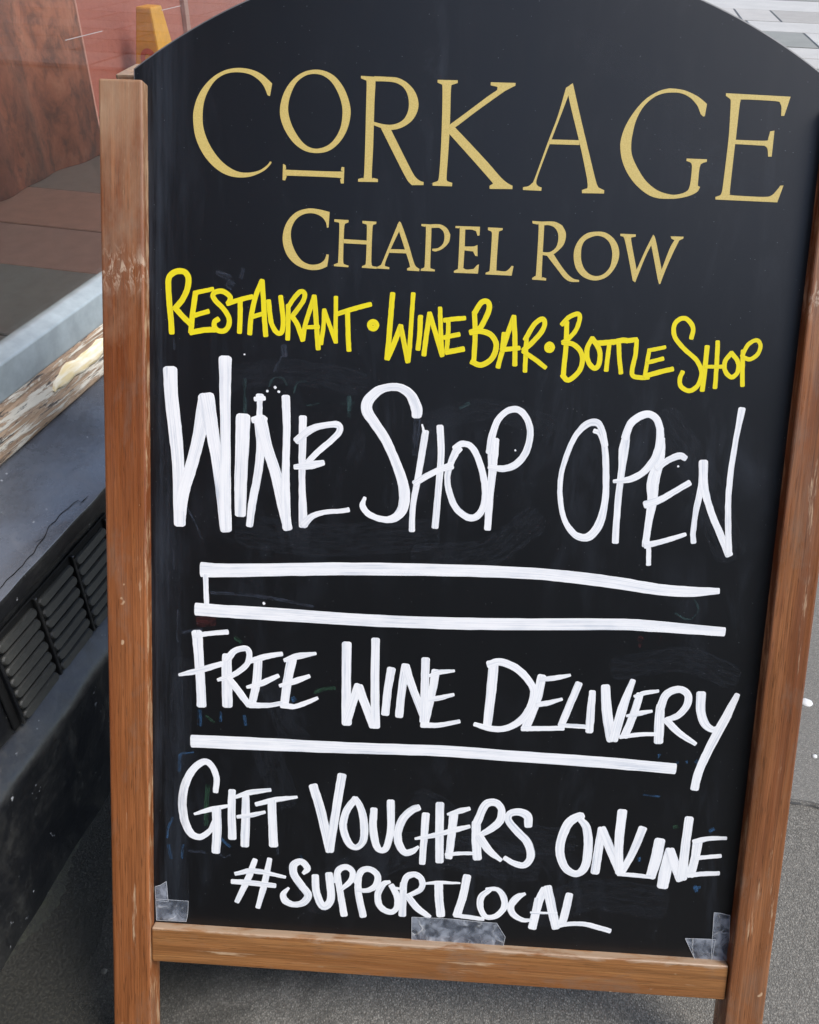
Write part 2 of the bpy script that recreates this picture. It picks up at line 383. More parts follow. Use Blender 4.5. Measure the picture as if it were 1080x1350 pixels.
wp = [(0.108, 0.499), (0.1005, 0.5005), (0.0985, 0.504), (0.0988, 0.510), (0.1005, 0.516), (0.1025, 0.522), (0.1048, 0.528), (0.107, 0.534), (0.1095, 0.540), (0.112, 0.545), (0.1145, 0.5485), (0.1155, 0.5525), (0.123, 0.5565), (0.13, 0.557)]
sweep('sill_nosing', wp, dense(-3.0, 6.0, -0.5, 1.2, 0.003), rotten_wood(), shop, 0.0009, 150, False, 0.16)
# cream filler pressed into the rotten nosing
fm = NT('cream_filler'); fv = fm.coord(); fn = fm.noise(fm.coord('Object', (30, 160, 160)), 1, 4)
fm.base(fm.mix(fm.ramp(fn, [(0.4, 0.0), (0.65, 1.0)]), (0.70, 0.56, 0.30), (0.80, 0.74, 0.60))).rough(0.55); fm.bump(fn, 0.4, 0.002)
bm = bmesh.new(); rows = []
for i in range(31):
    t = i/30; s = 0.236+0.26*t
    lo = 0.530+0.006*mnoise.noise(Vector((s*40, 0, 0))) - 0.006*min(1, t*5); hi = lo+0.021*min(1, (t*7)**0.6)*min(1, (1-t)*8)+0.002
    r = []
    for j in range(7):
        k = j/6; h = lo+(hi-lo)*k
        d = 0.1062+(h-0.531)*0.40-0.0045*math.sin(math.pi*k)**0.5-0.001*mnoise.noise(Vector((s*60, k*4, 2)))
        r.append(bm.verts.new((s, d+(0.004 if j in (0, 6) else 0), h)))
    rows.append(r)
for a, b in zip(rows, rows[1:]):
    for i in range(6): bm.faces.new((a[i], b[i], b[i+1], a[i+1]))
bmesh.ops.recalc_face_normals(bm, faces=bm.faces)
from_bm('filler_patch', bm, fm.m, shop, True)
# cracks in the thick sill paint: narrow open splits with a lifted lip
crack_m = plain('crack_dark', (0.004, 0.004, 0.004), 0.9, 0.1)
def crack(path, w):
    bm = bmesh.new(); prev = None; pts = []
    for a, b in zip(path, path[1:]):
        n = max(2, int((Vector(b)-Vector(a)).length/0.003))
        for i in range(n): pts.append(Vector(a).lerp(Vector(b), i/n))
    pts.append(Vector(path[-1]))
    for i, p in enumerate(pts):
        k = w*(0.5+0.5*abs(mnoise.noise(Vector((p.x*150, 4, 0)))))*min(1, i/4+0.3, (len(pts)-1-i)/4+0.3)
        j = 0.0012*mnoise.noise(Vector((p.x*70, p.y*70, 9)))
        t = (pts[min(i+1, len(pts)-1)]-pts[max(i-1, 0)]).normalized(); nn = Vector((-t.y, t.x))
        q = p+nn*j; e = []
        for sg in (-1, 1):
            x = q+nn*k*sg
            z = (0.4475+(x.y)*0.567) if x.y < 0.03 else (0.4645+(x.y-0.03)*0.486)
            e.append(bm.verts.new((x.x, x.y, z+0.0016)))
        if prev: bm.faces.new((prev[0], e[0], e[1], prev[1]))
        prev = e
    bmesh.ops.recalc_face_normals(bm, faces=bm.faces)
    from_bm('paint_crack', bm, crack_m, sill)
crack([(-0.075, 0.0095), (-0.028, 0.0075), (0.0076, 0.0085), (0.0318, 0.0105), (0.0544, 0.0148), (0.0756, 0.0148), (0.0989, 0.0135), (0.1103, 0.0112), (0.1094, 0.0075), (0.1262, 0.007)], 0.0007)
crack([(0.0226, 0.0175), (0.0215, 0.0135), (0.0329, 0.011)], 0.0005)
# glass
gm = glass_mat()
bm = bmesh.new(); box(bm, -2.0, 4.2, 0.143, 0.147, 0.606, 2.45); glass = from_bm('window_pane', bm, gm, shop)
scr_m = plain('glass_scratch', (0.42, 0.36, 0.34), 0.6)
for (s0, z0, s1, z1) in ((0.4873, 0.9147, 0.5814, 0.9145), (0.7636, 0.922, 0.8309, 0.923)):
    box_obj('scratch', (s0, s1, 0.1422, 0.1428, (z0+z1)/2-0.0004, (z0+z1)/2+0.0004), scr_m, glass)
for s in (-2.06, 4.14): box_obj('window_jamb', (s, s+0.07, 0.118, 0.17, 0.609, 2.46), fr_m, shop, 0.003)
box_obj('window_head', (-2.06, 4.21, 0.117, 0.17, 2.4605, 2.53), fr_m, shop, 0.003)
wall_stone = stone_mat('facade_stone', (0.36, 0.31, 0.23))
box_obj('fascia', (-3.0, 6.0, 0.02, 0.3, 2.5315, 3.05), gloss_black('fascia_paint', r=0.35, dirt=0.2), shop, 0.004)
box_obj('cornice', (-3.0, 6.0, -0.14, 0.3, 3.0515, 3.18), wall_stone, shop, 0.006)
for a, b in ((-3.0, -2.065), (4.2155, 6.0)): box_obj('pilaster', (a, b, 0.03, 0.3, 0.5025, 2.53), blk_m, shop, 0.004)
uw = box_obj('upper_wall', (-3.0, 6.0, 0.06, 0.4, 3.1815, 8.6), wall_stone, shop)
dk = plain('sash_dark_glass', (0.03, 0.035, 0.04), 0.1)
for zc in (3.9, 6.3):
    for sc_ in (-1.9, 0.1, 2.1, 4.1):
        w_ = box_obj('sash_window', (sc_-0.5, sc_+0.5, 0.045, 0.07, zc, zc+1.7), fr_m, shop, 0.004)
        for a in (0, 1):
            for b in (0, 1): box_obj('pane', (sc_-0.45+a*0.47, sc_-0.02+a*0.47, 0.040, 0.05, zc+0.06+b*0.82, zc+0.82+b*0.82), dk, w_)
# cast iron air vents: three louvred bays each
vent_back = plain('vent_black', (0.008, 0.008, 0.008), 0.7, 0.2)
slat_m = gloss_black('vent_slat_paint', (0.018, 0.018, 0.016), 0.5, 0.9, (0.062, 0.06, 0.05))
def slat_mesh():
    bm = bmesh.new(); L2, H2 = 0.0370, 0.0058; n = 7; ring = []
    for sgn in (1, -1):
        for i in range(n):
            a = -math.pi/2+math.pi*i/(n-1); ring.append((sgn*(L2-H2)+sgn*H2*math.cos(a)*1.0, sgn*H2*math.sin(a)))
    lay = []
    for (k, y) in ((1.0, 0.006), (1.0, 0.001), (0.8, -0.0012)):
        lay.append([bm.verts.new((x*(1 if k == 1 else (L2-0.0015)/L2), y+z*k*0.3, z*k)) for x, z in ring])
    N_ = len(ring)
    for a, b in zip(lay, lay[1:]):
        for i in range(N_): bm.faces.new((a[i], a[(i+1) % N_], b[(i+1) % N_], b[i]))
    bm.faces.new(lay[-1]); bm.faces.new(list(reversed(lay[0]))); bmesh.ops.recalc_face_normals(bm, faces=bm.faces)
    me = bpy.data.meshes.new('slat'); bm.to_mesh(me); bm.free(); me.materials.append(slat_m); return me
slat_me = slat_mesh()
for v0 in (-0.083, 0.55):
    vent = box_obj('air_vent', (v0-0.012, v0+0.262, 0.0262, 0.0292, 0.2455, 0.384), vent_back, shop, 0.001, 1)
    for b in range(3):
        c = v0+0.042+b*0.0825
        for k in range(7):
            o = bpy.data.objects.new('slat', slat_me); col.objects.link(o); o.parent = vent
            o.location = (c+random.uniform(-.0008, .0008), 0.0215, 0.2535+k*0.0192+random.uniform(-.0006, .0006)); o.rotation_euler = (0, random.uniform(-.012, .012), 0)
    for b in range(4):
        box_obj('divider', (v0-0.001+b*0.0825, v0+0.0035+b*0.0825, 0.0205, 0.0265, 0.247, 0.383), blk_m, vent, 0.0008, 1)

# added house, unseen behind the viewer: blocks low sky and darkens the board's reflection
house = empty('added_house', (2.5, -8.5, 0)); tag(house, 'plain stone house with sash windows, added unseen behind the viewer for the board reflection', 'house')
box_obj('wall', (-9, 9, -4, 0, 0, 6.0), wall_stone, house)
box_obj('parapet', (-9.1, 9.1, -4.1, 0.12, 6.0015, 6.25), wall_stone, house, 0.01)
for zc in (0.8, 3.0):
    for k in range(7):
        xc = -7.2+k*2.4
        w_ = box_obj('window', (xc-0.5, xc+0.5, -0.03, 0.02, zc, zc+1.5), fr_m, house, 0.004)
        for a in (0, 1):
            for b in (0, 1): box_obj('pane', (xc-0.45+a*0.47, xc-0.02+a*0.47, 0.01, 0.026, zc+0.06+b*0.72, zc+0.72+b*0.72), dk, w_)

# ------------------------------------------------------------------ behind the glass
plank_cols = [(0.085, 0.092, 0.09), (0.115, 0.09, 0.08), (0.16, 0.095, 0.078), (0.15, 0.092, 0.078), (0.17, 0.092, 0.072)]
ledge = empty('display_ledge', (-0.17115, 0.26695, 0), math.radians(80)); tag(ledge, kind='structure')
edges_ = [-2.0, -1.5, -1.0, -0.5, -0.1, 0.25, 0.475, 0.65, 0.85, 1.1, 1.4, 1.75, 2.1, 2.5, 3.0, 3.6, 4.2]
pm = [plain('ledge_paint_%d' % i, c, 0.35) for i, c in enumerate(plank_cols)]
for i, (a, b) in enumerate(zip(edges_, edges_[1:])):
    k = 0 if b <= 0.48 else 1+(i % 4)
    box_obj('plank', (a+0.0015, b-0.0015, 0.1515, 0.7205, 0.585, 0.600+0.001*(i % 2)), pm[k], ledge, 0.0015, 1)
room = empty('shop_interior', (-0.17115, 0.26695, 0), math.radians(80)); tag(room, kind='structure')
pink = stone_mat('salmon_plaster', (0.47, 0.135, 0.092), 0.12)
box_obj('back_wall', (-2.0, 4.2, 0.7215, 0.77, 0.3, 2.45), pink, room)
for a, b in ((-2.05, -2.0015), (4.2015, 4.25)): box_obj('end_wall', (a, b, 0.19, 0.77, 0.3, 2.45), pink, room)
box_obj('ceiling', (-2.05, 4.25, 0.18, 0.77, 2.4515, 2.5), plain('cream_ceiling', (0.7, 0.66, 0.6)), room)
box_obj('wall_batten', (1.985, 2.01, 0.707, 0.7205, 0.602, 2.45), plain('salmon_batten', (0.46, 0.24, 0.19)), room, 0.002)
bm = bmesh.new(); NS = 90; rows = []
for i in range(NS+1):
    x = 1.12*i/NS
    y = 0.007*math.sin(x*21+0.6)+0.004*math.sin(x*47)+0.003*math.sin(x*9)
    rows.append([[bm.verts.new((x, y+o_, z)) for z in (0.6018, 1.0, 1.4, 2.2)] for o_ in (-0.003, 0.003)])
for a, b in zip(rows, rows[1:]):
    for k in range(3):
        for q in (0, 1): bm.faces.new((a[q][k], b[q][k], b[q][k+1], a[q][k+1]))
    bm.faces.new((a[0][0], b[0][0], b[1][0], a[1][0])); bm.faces.new((a[0][3], b[0][3], b[1][3], a[1][3]))
for r in (rows[0], rows[-1]):
    for k in range(3): bm.faces.new((r[0][k], r[1][k], r[1][k+1], r[0][k+1]))
bmesh.ops.recalc_face_normals(bm, faces=bm.faces)
pan = from_bm('drape', bm, copper_mat(), None, False)
for p in pan.data.polygons: p.use_smooth = abs(p.normal.y) > 0.5
pan.location = Vector((-0.17115, 0.26695, 0)) + Matrix.Rotation(math.radians(80), 3, 'Z') @ Vector((0, 0.526, 0)); pan.rotation_euler = (0, 0, math.radians(80))
tag(pan, 'mottled rust brown drape hanging behind the shop window glass', 'drape')
box_obj('edge_trim', (1.1195, 1.127, -0.008, 0.010, 0.6018, 2.2), plain('bright_copper', (0.60, 0.26, 0.19), 0.5), pan, 0.003)

# yellow floor sign inside the window
fs = empty('floor_sign', tuple(Vector((-0.17115, 0.26695, 0.6022)) + Matrix.Rotation(math.radians(80), 3, 'Z') @ Vector((1.64, 0.637, 0))), math.radians(80))
tag(fs, 'tapered yellow plastic floor sign with red ring, behind the shop window', 'floor sign')
ym = plain('sign_yellow_plastic', (0.80, 0.34, 0.015), 0.4)
bm = bmesh.new()
hexa(bm, [(-0.06, -0.05, 0.0), (0.06, -0.05, 0.0), (0.06, 0.05, 0.0), (-0.06, 0.05, 0.0), (-0.03, -0.021, 0.228), (0.03, -0.021, 0.228), (0.03, 0.021, 0.228), (-0.03, 0.021, 0.228)])
bevel_all(bm, 0.005, 2); from_bm('body', bm, ym, fs)
bm = bmesh.new(); tilt = math.atan2(0.04, 0.236)
N_ = 28
ro, ri = 0.022, 0.009
vo = []
for r in (ro, ri):
    vo.append([bm.verts.new((-0.06-0.0012+(0.03/0.228)*(0.115+r*math.sin(2*math.pi*i/N_)), -0.002+r*math.cos(2*math.pi*i/N_), 0.115+r*math.sin(2*math.pi*i/N_))) for i in range(N_)])
for i in range(N_): bm.faces.new((vo[0][i], vo[0][(i+1) % N_], vo[1][(i+1) % N_], vo[1][i]))
bmesh.ops.recalc_face_normals(bm, faces=bm.faces)
from_bm('red_ring', bm, plain('sign_red', (0.62, 0.09, 0.03), 0.5), fs)

# ------------------------------------------------------------------ the A-board
LEAN = math.radians(28); Z0 = 0.16; SL, CL = math.sin(LEAN), math.cos(LEAN)
aboard = empty('a_board', (0, 0, 0))
tag(aboard, 'wooden framed black A-board with gold lettering above handwritten yellow and white notices', 'sign')
def front(o):
    o.location = (0, 0, Z0); o.rotation_euler = (-LEAN, 0, 0); return o
W_, PT = 0.630, 0.872
wl_m = wood('left_stile_wood', (0.27, 0.088, 0.026), 2, 0.5, 1.0)
wr_m = wood('right_stile_wood', (0.275, 0.105, 0.038), 2, 0.1, 5.0)
wx_m = wood('rail_wood', (0.33, 0.142, 0.045), 0, 0.0, 9.0, True)
def stile(x0, x1, mat):
    bm = bmesh.new(); ya, yb = -0.014, 0.019
    za, zb = (-Z0+ya*SL)/CL, (-Z0+yb*SL)/CL
    hexa(bm, [(x0, ya, za), (x1, ya, za), (x1, yb, zb), (x0, yb, zb), (x0, ya, PT), (x1, ya, PT), (x1, yb, PT+0.001), (x0, yb, PT+0.001)])
    # a few stations along the length, each a hair out of line
    bmesh.ops.bevel(bm, geom=list(bm.edges), offset=0.0026, segments=3, profile=0.55, affect='EDGES')
    return front(from_bm('stile', bm, mat, aboard))
sl = stile(-0.042, -0.0002, wl_m); sr = stile(W_+0.0002, W_+0.0412, wr_m)
bm = bmesh.new(); box(bm, 0.0005, W_-0.0005, -0.0102, 0.015, -0.0412, -0.0002); bevel_all(bm, 0.0022, 3)
rail = front(from_bm('bottom_rail', bm, wx_m, aboard))
# arched panel, housed in grooves in the stiles
bm = bmesh.new(); R_, VC, UC = 0.55, 0.445, 0.315
xl, xr = -0.0138, W_+0.0138
arch = [(xl, -0.010), (xr, -0.010)]
for i in range(61):
    x = xr+(xl-xr)*i/60; arch.append((x, VC+math.sqrt(R_*R_-(x-UC)**2)))
fv_ = [bm.verts.new((x, 0.0, z)) for x, z in arch]; bv_ = [bm.verts.new((x, 0.009, z)) for x, z in arch]
bm.faces.new(fv_); bm.faces.new(list(reversed(bv_)))
for i in range(len(arch)):
    j = (i+1) % len(arch); bm.faces.new((fv_[i], bv_[i], bv_[j], fv_[j]))
bmesh.ops.recalc_face_normals(bm, faces=bm.faces)
bmesh.ops.bevel(bm, geom=[e for e in bm.edges if all(abs(v.co.y) < 1e-6 for v in e.verts)], offset=0.0016, segments=2, profile=0.6, affect='EDGES')
for f in bm.faces: f.material_index = 0 if (abs(f.calc_center_median().y) < 1e-5) else 1
panel = front(from_bm('panel', bm, panel_mat(), aboard))
panel.data.materials.append(plain('worn_panel_edge', (0.115, 0.115, 0.12), 0.5))
# rear frame, hinged at the top, leaning the other way
rear_m = wood('rear_frame_wood', (0.42, 0.36, 0.28), 2, 0.3, 13.0)
ta = math.tan(math.radians(14))
for x0, x1 in ((-0.0385, -0.002), (W_+0.002, W_+0.0385)):
    bm = bmesh.new(); zt = 0.934; yt = 0.4315
    y0 = yt+zt*ta
    hexa(bm, [(x0, y0, 0), (x1, y0, 0), (x1, y0+0.045, 0), (x0, y0+0.045, 0), (x0, yt, zt), (x1, yt, zt), (x1, yt+0.062, zt), (x0, yt+0.062, zt)])
    bevel_all(bm, 0.002, 2); from_bm('rear_leg', bm, rear_m, aboard)
for z in (0.17, 0.84):
    yb = 0.4315+(0.934-z)*ta
    box_obj('rear_rail', (-0.003, W_+0.003, yb+0.008, yb+0.034, z, z+0.04), rear_m, aboard, 0.002)
# hinge screws on the outer edge of the left stile
steel = plain('worn_steel', (0.55, 0.55, 0.54), 0.35); 
for z in (0.655,):
    bm = bmesh.new(); bmesh.ops.create_uvsphere(bm, u_segments=14, v_segments=8, radius=0.0055)
    for v in bm.verts: v.co.x *= 0.5; v.co += Vector((-0.0422, 0.002, z))
    front(from_bm('screw', bm, steel, aboard, True))

GOLD_LETTERS = [
 [[(1183,8762),(1094,8834),(998,8875),(879,8890),(759,8873),(648,8821),(552,8737),(480,8631),(440,8510),(435,8405),(456,8270),(513,8142),(595,8038),(701,7958),(815,7919),(929,7916),(1026,7938),(1123,7987),(1178,8042),(1188,8065),(1173,8068),(1146,8033),(1074,7985),(977,7961),(879,7964),(782,8003),(684,8079),(594,8198),(537,8332),(524,8452),(536,8573),(576,8678),(648,8777),(743,8834),(855,8852),(967,8838),(1047,8796),(1104,8738),(1142,8658),(1164,8651)]],
 [('ring',[(1585,8895),(1696,8880),(1793,8824),(1875,8716),(1924,8584),(1927,8480),(1894,8359),(1825,8252),(1731,8181),(1619,8158),(1506,8174),(1401,8239),(1318,8342),(1268,8460),(1263,8564),(1296,8684),(1366,8790),(1467,8866)],[(1578,8858),(1666,8843),(1747,8786),(1813,8685),(1848,8582),(1853,8493),(1837,8388),(1784,8288),(1714,8226),(1618,8197),(1530,8216),(1456,8278),(1390,8374),(1348,8477),(1338,8567),(1360,8671),(1413,8776),(1492,8838)]),[(1299,8051),(1324,8039),(1329,8006),(1365,7998),(1833,7998),(1853,8011),(1860,8041),(1885,8039),(1884,7893),(1857,7892),(1848,7927),(1818,7943),(1366,7946),(1337,7939),(1322,7902),(1297,7904)]],
 [[(2017,8853),(2140,8849),(2154,8805),(2151,8621),(2153,8247),(2149,7975),(2164,7952),(2208,7943),(2209,7916),(2021,7913),(2020,7937),(2060,7949),(2075,7972),(2077,8245),(2074,8618),(2072,8795),(2059,8817),(2017,8832)],[(2140,8853),(2266,8851),(2361,8845),(2449,8806),(2523,8735),(2563,8640),(2554,8551),(2503,8468),(2410,8408),(2315,8387),(2228,8400),(2150,8424),(2149,8454),(2234,8436),(2314,8432),(2392,8455),(2446,8503),(2474,8586),(2465,8682),(2427,8754),(2362,8796),(2283,8810),(2154,8810)],[(2220,8399),(2315,8390),(2384,8270),(2470,8122),(2547,7995),(2597,7947),(2643,7930),(2644,7903),(2535,7899),(2493,7937),(2425,8045),(2322,8223)]],
 [[(2733,8839),(2920,8840),(2921,8817),(2873,8801),(2861,8759),(2867,8449),(2864,8195),(2859,7983),(2869,7945),(2916,7932),(2914,7901),(2730,7901),(2729,7926),(2773,7942),(2787,7981),(2793,8192),(2791,8491),(2782,8765),(2771,8801),(2734,8815)],[(3227,8832),(3458,8832),(3456,8809),(3368,8762),(3293,8710),(3098,8567),(2916,8427),(2869,8419),(2864,8449),(3019,8565),(3200,8703),(3290,8765),(3292,8794),(3228,8805)],[(2864,8419),(2916,8427),(3065,8291),(3250,8117),(3367,8000),(3434,7949),(3486,7925),(3485,7895),(3271,7890),(3269,7918),(3300,7937),(3283,7959),(3173,8069),(3039,8200),(2867,8367)]],
 [[(3924,8804),(3982,8842),(3951,8738),(3828,8365),(3806,8302),(3714,8011),(3709,7948),(3726,7930),(3760,7918),(3758,7889),(3586,7891),(3584,7916),(3634,7927),(3665,7953),(3689,7998),(3791,8326),(3866,8557)],[(3957,8828),(3982,8844),(3993,8818),(4075,8558),(4176,8252),(4261,7998),(4292,7936),(4347,7913),(4347,7884),(4141,7881),(4139,7909),(4188,7926),(4188,7964),(4164,8064),(4094,8299),(3951,8738)],[(3813,8349),(4077,8350),(4087,8308),(3806,8307)]],
 [[(5226,8702),(5144,8760),(5037,8806),(4958,8822),(4894,8826),(4853,8823),(4766,8795),(4656,8722),(4563,8609),(4496,8484),(4466,8372),(4467,8286),(4496,8175),(4557,8064),(4644,7967),(4756,7889),(4850,7860),(4942,7857),(5035,7864),(5137,7889),(5212,7929),(5234,7974),(5217,7980),(5212,7998),(5212,8123),(5220,8173),(5245,8189),(5274,8197),(5274,8220),(5086,8221),(5086,8200),(5122,8189),(5141,8158),(5143,8033),(5133,7958),(5108,7926),(5045,7902),(4967,7896),(4844,7929),(4732,8007),(4644,8117),(4582,8227),(4564,8326),(4571,8437),(4594,8549),(4649,8661),(4732,8742),(4818,8781),(4910,8792),(4987,8786),(5067,8752),(5138,8687),(5177,8615),(5205,8592),(5217,8598)]],
 [[(5389,8800),(5977,8787),(5938,8620),(5910,8619),(5904,8698),(5888,8728),(5848,8745),(5554,8751),(5532,8738),(5524,8699),(5520,8399),(5784,8399),(5814,8415),(5826,8482),(5864,8490),(5864,8262),(5831,8261),(5818,8329),(5789,8356),(5518,8362),(5513,7971),(5519,7921),(5539,7909),(5826,7904),(5902,7921),(5948,7973),(5972,8009),(6001,8012),(5960,7860),(5388,7866),(5385,7889),(5429,7905),(5441,7943),(5446,8056),(5453,8428),(5441,8708),(5432,8751),(5391,8777)]],
 [[(1756,7628),(1655,7648),(1551,7653),(1438,7617),(1354,7533),(1312,7422),(1314,7313),(1360,7204),(1448,7125),(1564,7087),(1669,7091),(1745,7123),(1753,7173),(1759,7234),(1736,7236),(1718,7184),(1668,7146),(1582,7135),(1495,7172),(1426,7262),(1389,7370),(1393,7470),(1439,7554),(1514,7601),(1599,7610),(1676,7584),(1720,7536),(1735,7482),(1750,7487)]],
 [[(1803,7563),(1940,7560),(1940,7539),(1910,7527),(1900,7479),(1899,7206),(1907,7151),(1955,7138),(1951,7123),(1812,7129),(1811,7144),(1845,7158),(1852,7195),(1854,7496),(1842,7535),(1804,7541)],[(2074,7558),(2208,7555),(2207,7535),(2179,7525),(2172,7471),(2172,7197),(2183,7143),(2227,7137),(2226,7119),(2083,7124),(2084,7139),(2113,7151),(2121,7196),(2120,7487),(2111,7527),(2075,7536)],[(1900,7383),(2124,7378),(2125,7342),(1901,7345)]],
 [[(2425,7563),(2453,7526),(2436,7489),(2358,7314),(2309,7184),(2307,7147),(2349,7138),(2348,7120),(2228,7122),(2231,7137),(2265,7155),(2286,7202),(2398,7497)],[(2409,7533),(2429,7565),(2453,7535),(2526,7356),(2591,7176),(2640,7134),(2637,7112),(2521,7115),(2520,7133),(2548,7147),(2533,7202),(2427,7480)],[(2354,7306),(2528,7309),(2537,7273),(2344,7273)]],
 [[(2640,7549),(2725,7548),(2738,7509),(2742,7182),(2750,7142),(2788,7132),(2787,7116),(2654,7116),(2653,7133),(2683,7147),(2689,7189),(2686,7498),(2673,7525),(2641,7531)],[(2721,7548),(2819,7551),(2886,7518),(2921,7461),(2911,7392),(2858,7332),(2793,7302),(2755,7307),(2754,7325),(2811,7334),(2856,7377),(2866,7441),(2850,7491),(2811,7521),(2734,7516)]],
 [[(2966,7542),(3200,7543),(3199,7462),(3180,7461),(3165,7502),(3121,7514),(3061,7513),(3064,7358),(3148,7361),(3185,7377),(3191,7271),(3168,7276),(3147,7315),(3064,7321),(3061,7157),(3094,7144),(3160,7152),(3192,7189),(3210,7196),(3204,7111),(2973,7110),(2972,7128),(3005,7144),(3011,7183),(3009,7501),(2999,7522),(2967,7524)]],
 [[(3276,7540),(3416,7539),(3416,7521),(3386,7509),(3380,7462),(3378,7172),(3389,7145),(3465,7142),(3501,7167),(3522,7195),(3541,7192),(3528,7104),(3278,7106),(3278,7122),(3311,7136),(3316,7178),(3318,7460),(3308,7505),(3277,7516)]],
 [[(3693,7614),(3809,7610),(3808,7567),(3814,7133),(3825,7101),(3860,7091),(3859,7071),(3727,7075),(3726,7091),(3753,7109),(3760,7149),(3757,7548),(3742,7583),(3695,7592)],[(3781,7611),(3902,7614),(3978,7582),(4017,7512),(4009,7422),(3958,7353),(3886,7303),(3807,7306),(3806,7333),(3875,7335),(3928,7374),(3948,7437),(3943,7509),(3905,7562),(3848,7581),(3804,7576)],[(3839,7316),(3913,7319),(3986,7222),(4057,7142),(4116,7099),(4173,7088),(4175,7070),(4090,7070),(4032,7101),(3971,7166)]],
 [('ring',[(4307,7538),(4391,7531),(4469,7483),(4522,7404),(4535,7314),(4509,7223),(4450,7139),(4369,7096),(4286,7092),(4199,7126),(4138,7191),(4109,7281),(4109,7371),(4146,7457),(4215,7519)],[(4300,7499),(4375,7489),(4431,7446),(4463,7375),(4470,7303),(4457,7221),(4411,7159),(4348,7131),(4282,7140),(4222,7185),(4185,7256),(4174,7328),(4178,7401),(4211,7460)])],
 [[(4530,7527),(4676,7526),(4676,7505),(4643,7498),(4637,7471),(4690,7275),(4711,7203),(4782,7396),(4839,7529),(4867,7480),(4947,7212),(5003,7404),(5042,7486),(5013,7499),(5002,7520),(5125,7521),(5123,7503),(5088,7487),(5043,7378),(4984,7213),(4946,7081),(4925,7102),(4863,7317),(4829,7433),(4780,7314),(4707,7085),(4683,7102),(4621,7327),(4577,7469),(4560,7501),(4532,7507)]],
]
